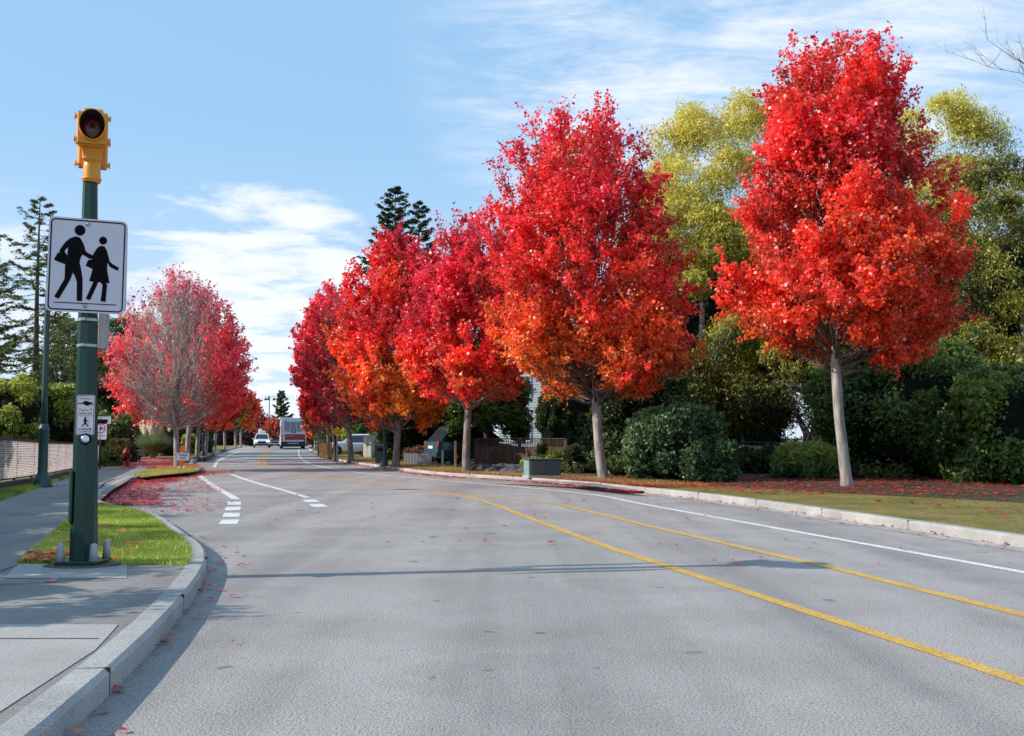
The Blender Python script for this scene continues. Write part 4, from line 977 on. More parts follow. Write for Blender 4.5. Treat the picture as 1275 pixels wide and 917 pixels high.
# cabinet
cp = P(457.5, 570.5, .12); kk = F / cp.y
cb = thing('utility_cabinet', 'tall pale grey utility cabinet on the right verge between maple trunks', 'utility cabinet', cp, R(-24))
cw, chh = 15 / kk, (570.5 - 543) / kk
b = MB(); b.bbox((0, .2, chh / 2), (cw * .8, .45, chh), .015); b.build('housing', M['cream'], cb)
b = MB(); b.bbox((0, .2, chh + .015), (cw * .86, .5, .04), .01); b.build('roof', M['cream'], cb)
for x in (-1, 1):
    b = MB(); b.bbox((x * cw * .2, -.032, chh * .52), (cw * .37, .012, chh * .88), .004); dd_ = b.build('door', M['cream'], cb)
    b = MB(); b.bbox((x * cw * .06, -.045, chh * .55), (.02, .02, .12), .004); b.build('handle', M['steel'], dd_)
b = MB(); b.bbox((-cw * .18, -.045, chh * .72), (.10, .006, .42), .002); b.build('notice', M['white_paint'], cb)
# bin
bp_ = P(474.5, 578, .12)
bn = thing('litter_bin', 'dark green litter bin beside the green lamp post on the right verge', 'litter bin', bp_)
b = MB(); b.rings([[Vector((x * s, y * s, z)) for x, y in ((-.25, -.22), (.25, -.22), (.25, .22), (-.25, .22))] for s, z in ((.85, 0), (.9, .1), (1, .72), (1.04, .74), (1.04, .79), (.8, .86))]); b.build('body', M['dark_bin'], bn)
b = MB(); b.bbox((0, -.235, .62), (.30, .012, .12), .004); b.build('flap', M['black'], bn)
# wooden posts
for px_, py_, top, lab, mt in ((567, 583.5, 550, 'yellowish wooden post behind the blue hatchback', 'post_wood'), (551, 582, 561, 'short grey post in front of the blue hatchback', 'grey_pipe')):
    p = P(px_, py_, .12); b = MB(); h__ = zat(top, p.y) - .12
    b.bbox((0, 0, h__ / 2 - .05), (.09, .09, h__ + .1), .01); b.rings([[Vector((x, y, z)) for x, y in ((-s, -s), (s, -s), (s, s), (-s, s))] for s, z in ((.045, h__), (.01, h__ + .03))])
    tag(b.build('marker_post', M[mt], None, p), lab, 'post')
# utility box
ub = P(679, 595.5, .12); kk = F / ub.y
bx_ = thing('utility_box', 'low green metal utility box with a pale end panel on the right verge', 'utility box', ub, R(14))
b = MB(); b.bbox((0, .3, .27), (.92, .6, .46), .015); b.build('housing', M['util_green'], bx_)
b = MB(); b.bbox((0, .3, .52), (.95, .64, .03), .008); b.build('lid', M['util_green'], bx_)
b = MB(); b.bbox((0, .3, .03), (1.0, .68, .08), .01); b.build('plinth', M['kerb'], bx_)
b = MB(); b.bbox((-.466, .3, .27), (.012, .56, .44), .003); b.build('end_panel', M['util_pale'], bx_)
for x in (-.2, .24):
    b = MB(); b.bbox((x, -.006, .28), (.41, .012, .40), .004); b.build('door', M['util_green'], bx_)
# rocks
rr0 = random.Random(9)
for k in range(11):
    p = P(598 + k * 7 + rr0.uniform(-2, 2), 588 + rr0.uniform(-3.5, 3), .12); s = rr0.uniform(.22, .42)
    rings = []
    for i in range(6):
        ph = -math.pi / 2 + math.pi * (i + .5) / 6
        rings.append([Vector((math.cos(ph) * math.cos(t) * s * 1.4, math.cos(ph) * math.sin(t) * s, math.sin(ph) * s * .6)) * (1 + .35 * noise.noise(Vector((math.cos(t) * 1.5, math.sin(t) * 1.5, ph + k * 5)))) for t in [j_ * math.pi / 5 for j_ in range(10)]])
    b = MB(); b.rings(rings); o = b.build('rock', M['rock'], None, (p.x, p.y, .14), (0, 0, rr0.random() * 3))
    tag(o, 'dark grey boulder in the row edging the bed below the wooden fence', 'rock', 'boulders edging the bed')
# wooden fence
fa, fb_ = P(590, 583, .12), P(704, 586, .12)
fa = at(592, 583, 40.5); fb_ = at(704, 583, 37.5); fa.z = fb_.z = .12
wf = thing('wooden_fence', 'brown plank fence with trellis top in the shade behind the boulders', 'fence', fa, math.atan2(fb_.y - fa.y, fb_.x - fa.x))
L = (fb_ - fa).length; ht = zat(556, 40) - .12; htt = zat(547, 40) - .12
n = int(L / .145)
b = MB(); rr0 = random.Random(4)
for k in range(n): b.box((k * L / n + .07, rr0.uniform(-.004, .004), ht / 2), (L / n - .012, .02, ht + rr0.uniform(-.01, .01)))
b.build('planks', M['plank'], wf)
b = MB()
for k in range(int(L / .12)): b.box((k * .12 + .05, 0, (ht + htt) / 2), (.02, .015, htt - ht))
for k in range(4): b.box((L / 2, .012, ht + (htt - ht) * (k + .5) / 4), (L, .015, .02))
b.build('trellis', M['plank'], wf)
for k in range(5):
    b = MB(); b.box((L * k / 4, .05, htt / 2), (.10, .10, htt + .08)); b.build('post', M['plank'], wf)
b = MB(); b.box((L / 2, 0, htt + .02), (L, .08, .035)); b.build('top_rail', M['plank'], wf)
# low grey wall by the blue car
wa, wb = P(503, 579, .12), P(536, 580, .12)
b = MB(); c = (wa + wb) / 2
for k in range(8):
    u = (k + .5) / 8; p = wa.lerp(wb, u); b.bbox((p.x, p.y + .3, .12 + .22), ((wb - wa).length / 8 - .02, .08, .46 + .03 * (k % 2)), .01)
tag(b.build('low_paling', M['grey_pipe']), 'low grey paling beside the rear of the blue hatchback', 'paling')
# house
hc = at(672, 545, 62)
ho = thing('house', 'pale blue-white house glimpsed between the maples above the wooden fence', 'house', (hc.x + 1.2, 62, .1), R(-12))
b = MB(); b.box((0, 4, 3.0), (7.5, 8, 6.0)); wl_ = b.build('wall', M['house'], ho)
b = MB()
for k in range(38): b.box((0, -.008, .15 + k * .155), (7.5, .02, .012))
b.build('siding_line', M['grey_pipe'], ho)
b = MB(); b.poly([Vector((-4.2, -.6, 5.9)), Vector((0, -.6, 8.2)), Vector((4.2, -.6, 5.9))], thick=(0, 9.4, 0)); b.build('roof', M['roof'], ho)
for x, z in ((-2.4, 4.2), (0.4, 4.2), (-2.4, 1.6), (2.2, 1.7)):
    b = MB(); b.box((x, -.03, z), (1.3, .05, 1.4)); w_ = b.build('window', M['white_paint'], ho)
    b = MB(); b.box((x - .3, -.06, z), (.52, .02, 1.2)); b.box((x + .3, -.06, z), (.52, .02, 1.2)); b.build('pane', M['glass_dark'], w_)
b = MB(); b.tube([(-.9, -.06, .2), (-.9, -.06, 5.8)], .05, 8); b.build('downpipe', M['white_paint'], ho)

# ================================================================ VEHICLES
def wheel(parent, x, y, r, w=0.2):
    rot = Matrix.Rotation(R(90), 3, 'Y')
    b = MB(); b.lathe([(r * .62, -w / 2), (r * .95, -w / 2), (r, -w / 2 + .03), (r, w / 2 - .03), (r * .95, w / 2), (r * .62, w / 2)], 22, (x, y, r), rot); wo = b.build('wheel', M['tyre'], parent)
    b = MB(); b.lathe([(0, -w / 2 - .005), (r * .2, -w / 2 - .01), (r * .58, -w / 2 + .02), (r * .63, -w / 2 - .004), (r * .63, w / 2 + .004), (r * .58, w / 2 - .02), (r * .2, w / 2 + .01), (0, w / 2 + .005)], 18, (x, y, r), rot); b.build('rim', M['rim'], wo)
def car(name, label, cat, base, rz, paint, L=4.3, W=1.8, H=1.55, kind='hatch', lights=False):
    """front at -y. rear at +y"""
    t = thing(name, label, cat, base, rz)
    belt = H * .60; gb = .22
    # lower body: stations along y
    if kind == 'hatch': st = [(-L / 2, .48, .52, .80), (-L / 2 + .12, .34, .66, .93), (-L / 2 + .45, .26, .78, .98), (-L / 2 + 1.05, .24, .88, 1.0), (-.3, .22, belt, 1.0), (L / 2 - .8, .22, belt + .03, 1.0), (L / 2 - .2, .26, belt + .04, .97), (L / 2, .38, belt - .02, .90)]
    else: st = [(-L / 2, .5, .62, .84), (-L / 2 + .1, .34, .88, .95), (-L / 2 + .5, .28, 1.02, .99), (-L / 2 + 1.2, .26, 1.08, 1.0), (-.2, .25, belt, 1.0), (L / 2 - .8, .25, belt, 1.0), (L / 2 - .12, .28, belt, .98), (L / 2, .4, belt - .05, .93)]
    rings = []
    for y, z0, z1, k in st:
        w = W / 2 * k; h = z1 - z0
        rings.append([Vector(p) for p in ((-w * .90, y, z0), (w * .90, y, z0), (w * .98, y, z0 + h * .15), (w, y, z0 + h * .5), (w * .96, y, z0 + h * .88), (w * .88, y, z1), (-w * .88, y, z1), (-w * .96, y, z0 + h * .88), (-w, y, z0 + h * .5), (-w * .98, y, z0 + h * .15))])
    b = MB(); b.rings(rings, smooth=False); b.build('body', paint, t)
    if kind == 'hatch': y0, y1, y2, y3 = -L / 2 + 1.0, -L / 2 + 1.75, L / 2 - .62, L / 2 - .12
    else: y0, y1, y2, y3 = -L / 2 + 1.15, -L / 2 + 1.8, L / 2 - .45, L / 2 - .15
    wb_, wt = W / 2 * .90, W / 2 * .70
    zb_, zt = belt - .02, H
    b = MB(); b.rings([[Vector(p) for p in ((-wb_, y0, zb_), (wb_, y0, zb_), (wb_, y3, zb_), (-wb_, y3, zb_))],
                       [Vector(p) for p in ((-wt * 1.03, y1, zt - .06), (wt * 1.03, y1, zt - .06), (wt * 1.03, y2, zt - .06), (-wt * 1.03, y2, zt - .06))],
                       [Vector(p) for p in ((-wt * .9, y1 + .15, zt), (wt * .9, y1 + .15, zt), (wt * .9, y2 - .12, zt), (-wt * .9, y2 - .12, zt))]]); b.build('cabin', paint, t)
    def pane(name, quad, off):
        q_ = [Vector(p) for p in quad]; c = sum(q_, Vector()) / 4; nrm = (q_[1] - q_[0]).cross(q_[3] - q_[0]).normalized()
        if nrm.dot(Vector(off)) < 0: nrm = -nrm
        q2 = [c + (p - c) * .88 + nrm * .012 for p in q_]; b = MB(); b.poly(q2, thick=nrm * -.008); b.build(name, M['glass_dark'], t)
    zt2 = zt - .07
    pane('windscreen', ((-wb_, y0, zb_), (wb_, y0, zb_), (wt, y1, zt2), (-wt, y1, zt2)), (0, -1, .3))
    pane('rear_window', ((-wb_, y3, zb_), (wb_, y3, zb_), (wt, y2, zt2), (-wt, y2, zt2)), (0, 1, .3))
    ym, ymt = (y0 + y3) / 2, (y1 + y2) / 2
    for s in (-1, 1):
        pane('side_window', ((s * wb_, y0 + .25, zb_), (s * wb_, ym, zb_), (s * wt * 1.02, ymt, zt2), (s * wt * 1.02, y1 + .05, zt2)), (s, 0, .3))
        pane('side_window', ((s * wb_, ym, zb_), (s * wb_, y3 - .1, zb_), (s * wt * 1.02, y2 - .05, zt2), (s * wt * 1.02, ymt, zt2)), (s, 0, .3))
        b = MB(); b.bbox((s * W * .36, -L / 2 + .05, .66 if kind == 'hatch' else .80), (W * .2, .12, .15), .02); b.build('headlight', M['head'] if lights else M['rim'], t)
        b = MB(); b.bbox((s * W * .43, L / 2 - .05, belt - .10), (W * .08, .10, .22), .02); b.build('tail_light', M['tail'], t)
        b = MB(); b.bbox((s * (W / 2 + .06), y0 + .35, belt + .05), (.14, .10, .14), .02); b.build('mirror', paint, t)
        for y in (-L / 2 + .82, L / 2 - .80): wheel(t, s * (W / 2 - .10), y, .33 if kind == 'hatch' else .38)
    b = MB(); b.bbox((0, -L / 2 - .01, .55 if kind == 'hatch' else .66), (W * .5, .05, .2), .01); b.build('grille', M['black'], t)
    b = MB(); b.bbox((0, -L / 2 - .02, .40), (W * .88, .10, .16), .03); b.build('front_bumper', M['bus_dark'] if kind != 'hatch' else paint, t)
    b = MB(); b.bbox((0, L / 2 + .01, .42), (W * .90, .12, .22), .03); b.build('rear_bumper', paint, t)
    b = MB(); b.bbox((0, L / 2 + .02, .72), (.50, .02, .12), .004); b.build('number_plate', M['white_paint'], t)
    return t
bc = at(566, 580, 44.5)
car('parked_hatchback', 'dark teal hatchback parked behind the right maple, its tail towards the road', 'car', (at(590, 580, 44).x, 45.4, .12), R(116), M['car_blue'], 4.1, 1.75, 1.62)
wc = P(444, 567.5, .12)
car('parked_car', 'white car partly hidden behind the pale utility cabinet', 'car', (wc.x - .2, wc.y + 1, .12), R(-75), M['car_white'], 4.2, 1.75, 1.35)
dc = at(948, 562, 38)
car('parked_car', 'grey-green car parked in deep shade beyond the laurel hedge', 'car', (dc.x, 39.5, .11), R(8), M['car_grey'], 4.4, 1.8, 1.6)
pc = P(321, 557.8)
tk = car('pickup_truck', 'white pickup with lit headlights and rooftop load coming over the rise', 'pickup', (pc.x, pc.y + 2.0, 0), R(14), M['car_white'], 5.0, 2.0, 1.75, 'suv', True)
b = MB(); b.bbox((0, .9, 1.95), (.9, 1.4, .3), .05); b.bbox((-.2, .7, 2.15), (.4, .5, .35), .05); b.build('roof_load', M['white_paint'], tk)
pc2 = P(331, 556.3)
car('oncoming_car', 'silver car following behind the white pickup', 'car', (pc2.x + .3, pc2.y + 4, 0), R(14), M['car_silver'], 4.3, 1.8, 1.6)

# bus
bp0 = P(365, 559.3)
bw = 2.75; BH = zat(520.5, bp0.y)
bus = thing('city_bus', 'silver transit bus with a red rear advertisement driving away down the road', 'bus', (bp0.x, bp0.y, 0), R(13))
b = MB(); r = []
for y in (0, .08, 11.9, 12.0):
    k = .03 if y in (0, 12.0) else 0
    r.append([Vector(p) for p in ((-bw / 2 + k, y, .42), (bw / 2 - k, y, .42), (bw / 2 - k, y, BH - .45), (bw / 2 - .08 - k, y, BH - .15), (bw / 2 - .3, y, BH - k), (-bw / 2 + .3, y, BH - k), (-bw / 2 + .08 + k, y, BH - .15), (-bw / 2 + k, y, BH - .45))])
b.rings(r); b.build('body', M['bus_body'], bus)
b = MB(); b.bbox((0, -.03, .55), (bw * .96, .12, .52), .04); b.build('rear_bumper', M['bus_dark'], bus)
b = MB(); b.box((0, 6, .38), (bw * .93, 11.6, .3)); b.build('chassis', M['bus_dark'], bus)
b = MB()
for i in range(3): 
    for k in range(9): b.box(((i - 1) * .66, -.02, 1.95 + k * .12), (.6, .02, .075))
b.build('engine_grille', M['bus_grill'], bus)
b = MB(); b.box((.12, -.025, 1.30), (2.05, .02, .62)); b.build('advertisement', M['bus_red'], bus)
b = MB(); b.tube([(-.75, -.04, 1.30), (-.62, -.04, 1.48), (-.5, -.04, 1.30), (-.4, -.04, 1.44), (-.3, -.04, 1.35), (-.15, -.04, 1.44), (.1, -.04, 1.42)], .02, 4); b.build('script_lettering', M['pink'], bus)
b = MB(); b.box((.05, -.035, 1.87), (.48, .03, .26)); ro = b.build('route_box', M['bus_dark'], bus)
b = MB(); b.box((.05, -.055, 1.88), (.24, .01, .14)); b.build('route_number', M['white_paint'], ro)
b = MB(); b.box((0, -.10, .62), (1.2, .02, .12)); b.build('number_strip', M['plastic_grey'], bus)
for s in (-1, 1):
    for k, (z, m_) in enumerate(((1.42, 'black'), (1.22, 'tail'), (1.02, 'black'), (.86, 'tail'))):
        b = MB(); b.lathe([(.09, 0), (.09, .03), (.0, .05)], 12, (s * (bw / 2 - .16), -.0, z), rx); b.build('rear_light', M[m_], bus)
    for k in range(4):
        b = MB(); b.box((s * (bw / 2 - .1), -.01, 1.75 + k * .18), (.06, .03, .08)); b.build('louvre', M['bus_dark'], bus)
    b = MB(); b.box((s * (bw / 2 - .55), -.01, BH - .42), (.2, .03, .10)); b.build('marker_light', M['bus_dark'], bus)
    for k in range(6):
        b = MB(); b.box((s * (bw / 2 + .004), 1.6 + k * 1.75, 2.05), (.02, 1.6, .95)); b.build('side_window', M['glass_dark'], bus)
    for y in (2.6, 9.2): wheel(bus, s * (bw / 2 - .18), y, .48, .28)
    b = MB(); b.tube([(s * bw / 2, 11.9, 2.6), (s * (bw / 2 + .35), 12.0, 2.5)], .03, 6); b.bbox((s * (bw / 2 + .4), 12.0, 2.2), (.2, .1, .4), .02); b.build('mirror', M['black'], bus)
    wl2 = MB()

# white tent roof
tp_ = P(391, 556, .1)
tn = thing('white_canopy', 'small white peaked canopy beyond the trees right of the bus', 'canopy', (tp_.x, tp_.y, .1))
kz = tp_.y / F
b = MB(); b.add([(-5 * kz, -1, 4 * kz), (6 * kz, -1, 4 * kz), (6 * kz, 2, 4 * kz), (-5 * kz, 2, 4 * kz), (.5 * kz, .5, 13 * kz)], [(0, 1, 4), (1, 2, 4), (2, 3, 4), (3, 0, 4)]); b.build('roof', M['white_paint'], tn)
for x in (-4.6, 5.6):
    for y in (-.9, 1.9):
        b = MB(); b.tube([(x * kz, y, -.1), (x * kz, y, 4.2 * kz)], .05, 6); b.build('leg', M['white_paint'], tn)

# ================================================================ TREES
def base_at(px_, py_, z=.11): return P(px_, py_, z)
def top_h(py_, b_, px_=CX): return zat(py_, b_.y, px_) - b_.z
GR = 'red maples in the right-hand street row'; GL = 'red maples in the left-hand street row'
# right row
b1 = base_at(1052, 606); H1 = top_h(25, b1)
maple('maple_tree', 'largest bright red maple, pale trunk, at the right in front of the golden evergreens', 'maple tree', b1, H1, top_h(450, b1), 3.15, 21, 150000, .078, .125,
      [(0, ORA), (.22, (0.90, 0.09, 0.020)), (.55, (.97, .075, .045)), (.85, (0.96, .065, .065)), (1, MAG)], group=GR, nprim=78, nsec=10, ntw=6, lean=(-0.45, 0), shift=.45, bark='bark_pale', topsparse=.15, dim=.86, table=[(0, .5), (.1, .92), (.3, 1.0), (.45, .88), (.6, .66), (.8, .52), (.93, .46), (1, .12)])
b2 = base_at(751, 597); H2 = top_h(118, b2)
maple('maple_tree', 'broad red and orange maple standing beside the low green utility box', 'maple tree', b2, H2, top_h(497, b2), 3.05, 22, 145000, .080, .14,
      [(0, AMB), (.22, ORA), (.5, RED), (.8, (.92, .05, .07)), (1, MAG)], group=GR, nprim=78, nsec=10, ntw=6, lean=(-.75, 0), bark='bark_pale', topsparse=.3, dim=.86, table=[(0, .45), (.12, .92), (.35, 1.02), (.6, .98), (.8, .80), (.93, .55), (1, .1)])
b3 = base_at(582, 588.5); H3 = top_h(252, b3)
maple('maple_tree', 'crimson maple with thin leafless top beside the teal hatchback', 'maple tree', b3, H3, top_h(500, b3), 2.45, 23, 74000, .098, .13,
      [(0, ORA), (.3, RED), (.6, (0.85, .035, .05)), (1, (0.80, .05, .12))], group=GR, nprim=66, nsec=9, ntw=6, peak=.34, topsparse=.75, lean=(0, 0), bark='bark')
b4 = base_at(494, 582); H4 = top_h(275, b4)
maple('maple_tree', 'orange-bottomed red maple next to the lamp post and litter bin', 'maple tree', b4, H4, top_h(532, b4), 2.75, 24, 66000, .115, .14,
      [(0, AMB), (.25, ORA), (.55, RED), (1, (0.70, .025, .07))], group=GR, nprim=66, nsec=9, ntw=5, peak=.45, topsparse=.45)
b5 = base_at(437, 575); H5 = top_h(345, b5)
maple('maple_tree', 'dark half-bare maple with grey twigs left of the utility cabinet', 'maple tree', b5, H5, top_h(528, b5), 2.6, 25, 24000, .12, .13,
      [(0, CRIM), (.4, (0.75, .05, .06)), (1, (0.85, .07, .12))], group=GR, nprim=60, nsec=8, ntw=5, peak=.45, bare=.85, bark='bark', lean=(-.9, 0), twigr=.006)
b6 = base_at(417, 573.5); H6 = top_h(352, b6)
maple('maple_tree', 'crimson maple whose dark trunk stands right behind the diamond sign', 'maple tree', b6, H6, top_h(522, b6), 2.1, 26, 26000, .14, .11,
      [(0, (0.75, .04, .05)), (.3, RED), (1, MAG)], group=GR, nprim=46, nsec=8, ntw=5, peak=.45, bark='bark_dark', lean=(-.35, 0), bare=.3)
b7 = base_at(409, 570.5); H7 = top_h(375, b7)
m7 = maple('maple_tree', 'pinkish red maple with slim trunk in front of the orange hoarding', 'maple tree', b7, H7, top_h(528, b7), 1.8, 27, 17000, .16, .085,
      [(0, ORA), (.3, RED), (1, (0.58, .03, .05))], group=GR, nprim=40, nsec=7, ntw=5, peak=.40, lean=(-.2, 0))
b8 = base_at(398, 566.5); H8 = top_h(415, b8)
maple('maple_tree', 'far salmon-orange maple at the left end of the right-hand row', 'maple tree', b8, H8, top_h(540, b8), 1.5, 28, 11000, .18, .12,
      [(0, (0.66, .22, .06)), (.4, (0.72, .14, .05)), (1, (0.62, .04, .06))], group=GR, nprim=36, nsec=7, ntw=5, peak=.38, lean=(0, 0))
for (px_, py_, top, lab, sd, rc, st_) in (
        (393, 561.5, 480, 'small salmon maple just right of the bus', 29, 1.3, [(0, (0.66, .25, .08)), (.5, (0.7, .12, .06)), (1, (0.6, .05, .06))]),
        (390, 557.5, 505, 'distant pink-red maple behind the right side of the bus', 30, 1.9, [(0, (0.5, .2, .1)), (.5, (0.6, .08, .06)), (1, (0.6, .05, .06))]),
        (338, 555.5, 520, 'small orange-red maple beyond the far lamp post', 31, 2.6, [(0, (0.45, .3, .06)), (.5, (0.66, .14, .05)), (1, (0.6, .05, .04))]),
        (322, 555, 508, 'thin purple-red maple behind the white pickup', 32, 2.5, [(0, (0.35, .08, .08)), (.5, (0.42, .04, .06)), (1, (0.45, .05, .10))])):
    bb = P(px_, py_, .05)
    maple('maple_tree', lab, 'maple tree', bb, top_h(top, bb), top_h(553 if sd > 29 else 548, bb), rc, sd, 6000, .26, .12, st_, group='small maples in the distance', nprim=28, nsec=6, ntw=4)

# left row
l1 = base_at(220, 583); HL1 = top_h(330, l1)
maple('maple_tree', 'rounded maple with bare grey twiggy centre and red fringe beyond the bus bay', 'maple tree', l1, HL1, top_h(527, l1), 2.8, 40, 26000, .085, .11,
      [(0, (0.8, .10, .04)), (.25, (.9, .07, .06)), (.6, (0.85, .09, .11)), (1, (0.85, .15, .22))], bare=.99, group=GL, nprim=120, nsec=9, ntw=5, bark='bark_pale', peak=.42, twigr=.007, topsparse=0.0)
l1b = base_at(234, 576); 
maple('maple_tree', 'second maple close behind the bare-centred one, pale trunk leaning right', 'maple tree', l1b, top_h(345, l1b), top_h(520, l1b), 2.4, 41, 15000, .11, .12,
      [(0, ORA), (.25, RED), (1, (0.70, .025, .07))], bare=.8, group=GL, nprim=60, nsec=8, ntw=5, bark='bark_pale', lean=(.3, 0))
for (px_, py_, top, bot, rc, sd, nl, lab, st_, lf_) in (
        (246.5, 570.5, 385, 536, 3.0, 42, 24000, 'deep crimson maple beside the left row lamp post', [(0, ORA), (.2, (0.55, .02, .02)), (1, CRIM)], .14),
        (256.5, 567, 418, 534, 3.0, 43, 16000, 'crimson maple just right of the left row lamp post', [(0, (0.7, .15, .02)), (.3, (0.5, .02, .02)), (1, (0.42, .01, .03))], .16),
        (267, 562, 440, 530, 3.0, 44, 14000, 'orange and green maple with twin pale trunks by the far side road', [(0, AMB), (.35, (0.35, .30, .03)), (.7, RED), (1, RED)], .18),
        (279, 559.5, 462, 530, 3.1, 45, 12000, 'green-hearted maple turning orange near the far lawn', [(0, (0.15, .22, .02)), (.35, (0.35, .28, .02)), (.7, (0.7, .16, .02)), (1, RED)], .2),
        (293, 558.5, 472, 535, 3.0, 46, 12000, 'bright orange maple with clustered pale trunks near the road edge', [(0, (0.75, .2, .02)), (.5, (0.78, .10, .015)), (.8, RED), (1, RED)], .2),
        (300, 557.3, 478, 533, 2.9, 47, 11000, 'last orange-red maple in the left row', [(0, (0.75, .2, .02)), (.4, (0.78, .10, .015)), (.7, RED), (1, (0.5, .015, .03))], .22)):
    bb = base_at(px_, py_)
    maple('maple_tree', lab, 'maple tree', bb, top_h(top, bb), top_h(bot, bb), rc * .88, sd, int(nl * 1.3), lf_, .12, st_, group=GL, nprim=44, nsec=7, ntw=5, bark='bark_pale')

# bare branches reaching in at upper right
bt_ = P(1490, 622, .11)
bare_t = thing('bare_tree', 'leafless tree whose thin twigs reach in at the upper right', 'bare tree', bt_)
rr0 = random.Random(12); mb = MB(); tl = []
Hb = top_h(-60, bt_)
mb2 = MB(); mb2.tube([(0, 0, -.1), (.1, 0, 1.5), (0, .1, 4), (.1, 0, Hb)], [.2, .15, .1, .02], 10); mb2.build('trunk', M['bark_dark'], bare_t)
def grow(p, d, L, r, lvl):
    pts = [p]; q_ = p; dd = d
    for k in range(5):
        dd = (dd + Vector((rr0.gauss(0, .12), rr0.gauss(0, .12), .06))).normalized(); q_ = q_ + dd * L / 5; pts.append(q_)
    mb.tube(pts, [r * (1 - .75 * k / 5) for k in range(6)], 5)
    if lvl > 0:
        for k in range(6 if lvl > 1 else 5):
            i = rr0.randint(1, 5); nd = (dd * .8 + Vector((rr0.gauss(0, .6), rr0.gauss(0, .6), rr0.uniform(0, .6)))).normalized()
            grow(pts[i], nd, L * rr0.uniform(.35, .6), r * .45, lvl - 1)
    else: tl.append(tuple(q_))
for k in range(16):
    z = 5.0 + k * (Hb - 5.5) / 16; a = k * 2.4
    d = Vector((-abs(math.cos(a)) if k % 2 else math.cos(a), math.sin(a) * .7, .45 + .3 * rr0.random())).normalized()
    grow(Vector((0, 0, z)), d, 3.3 * (1 - .4 * k / 16) , .028, 3)
mb.build('branches', M['bark'], bare_t)
rng = np.random.default_rng(2); tl = np.array(tl); tl = tl[rng.random(len(tl)) < .05]
fast_mesh('last_leaves', leaf_quads(rng, tl, .09), 4, M['leaf'], np.tile(arr([[.35, .02, .05]]), (len(tl), 1)), bare_t)

# golden feathery evergreens behind the right maples
GOLD = [(0, (0.035, 0.045, 0.012)), (.18, (0.11, 0.12, 0.026)), (.40, (0.26, 0.255, 0.042)), (.58, (0.56, 0.50, 0.075)), (1, (0.74, 0.64, 0.13))]  # golden tips and olive inner leaves, with sunlit tops and shaded bases painted in
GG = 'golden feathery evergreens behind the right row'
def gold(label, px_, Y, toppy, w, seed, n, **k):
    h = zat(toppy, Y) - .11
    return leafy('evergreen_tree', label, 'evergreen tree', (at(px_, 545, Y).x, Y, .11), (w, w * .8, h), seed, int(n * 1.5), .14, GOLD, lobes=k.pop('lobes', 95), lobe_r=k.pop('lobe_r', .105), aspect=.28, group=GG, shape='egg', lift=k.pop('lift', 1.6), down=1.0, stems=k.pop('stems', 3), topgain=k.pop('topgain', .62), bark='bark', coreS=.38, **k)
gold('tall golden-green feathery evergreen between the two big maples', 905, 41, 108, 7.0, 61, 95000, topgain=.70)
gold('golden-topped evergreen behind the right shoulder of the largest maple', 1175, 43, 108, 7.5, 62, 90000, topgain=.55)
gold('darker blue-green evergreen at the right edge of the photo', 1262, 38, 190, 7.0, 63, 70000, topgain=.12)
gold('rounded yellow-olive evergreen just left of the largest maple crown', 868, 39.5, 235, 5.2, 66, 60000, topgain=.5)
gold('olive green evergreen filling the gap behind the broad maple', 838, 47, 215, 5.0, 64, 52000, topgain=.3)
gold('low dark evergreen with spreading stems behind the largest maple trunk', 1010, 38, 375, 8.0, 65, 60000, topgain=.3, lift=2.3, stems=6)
DK = [(0, (0.015, 0.03, 0.01)), (.5, (0.06, 0.095, 0.025)), (1, (0.18, 0.22, 0.05))]
LAU = [(0, (0.02, 0.055, 0.018)), (.5, (0.09, 0.16, 0.055)), (1, (0.26, 0.36, 0.14))]
YG = [(0, (0.06, 0.10, 0.018)), (.5, (0.26, 0.32, 0.04)), (1, (0.58, 0.56, 0.09))]
MID = [(0, (0.025, 0.055, 0.012)), (.5, (0.11, 0.17, 0.025)), (1, (0.32, 0.38, 0.05))]
def bush(label, px_, Y, toppy, wpx, seed, n, stops, dd=.8, cat='shrub', name='shrub', base_z=.11, **k):
    w = wpx / F * Y; h = zat(toppy, Y) - base_z
    kw = dict(lobes=45, lobe_r=.2, leaf=.12, aspect=.5); kw.update(k)
    return leafy(name, label, cat, (at(px_, 545, Y).x, Y, base_z), (w, w * dd, h), seed, n, stops=stops, **kw)
bush('big glossy laurel bush in front of the dark evergreens, left of the shaded car', 846, 27.6, 512, 125, 70, 42000, LAU, leaf=.11, lobe_r=.17, lobes=60, name='laurel_bush', topgain=.25)
bush('dark tall hedge mass above and behind the laurel bush', 800, 33, 455, 120, 71, 30000, DK, leaf=.13, topgain=.2)
bush('shaded dark hedge to the right of the laurel', 900, 44, 470, 150, 72, 22000, DK, leaf=.13, topgain=.1)
bush('broad green hedge at the lower right behind the largest maple', 1130, 31, 425, 220, 73, 50000, MID, leaf=.13, lobes=70, lobe_r=.15, topgain=.3)
bush('dense hedge running off the right edge of the photo', 1290, 27, 455, 220, 74, 40000, MID, leaf=.13, lobes=70, lobe_r=.15, topgain=.25)
bush('dark low shrub hiding the lower half of the shaded car', 948, 34, 562, 85, 175, 9000, DK, leaf=.12, topgain=.1)
bush('low spiky dark shrub at the foot of the largest maple', 1005, 29.5, 560, 80, 75, 9000, MID, aspect=.14, leaf=.35, lobe_r=.2)
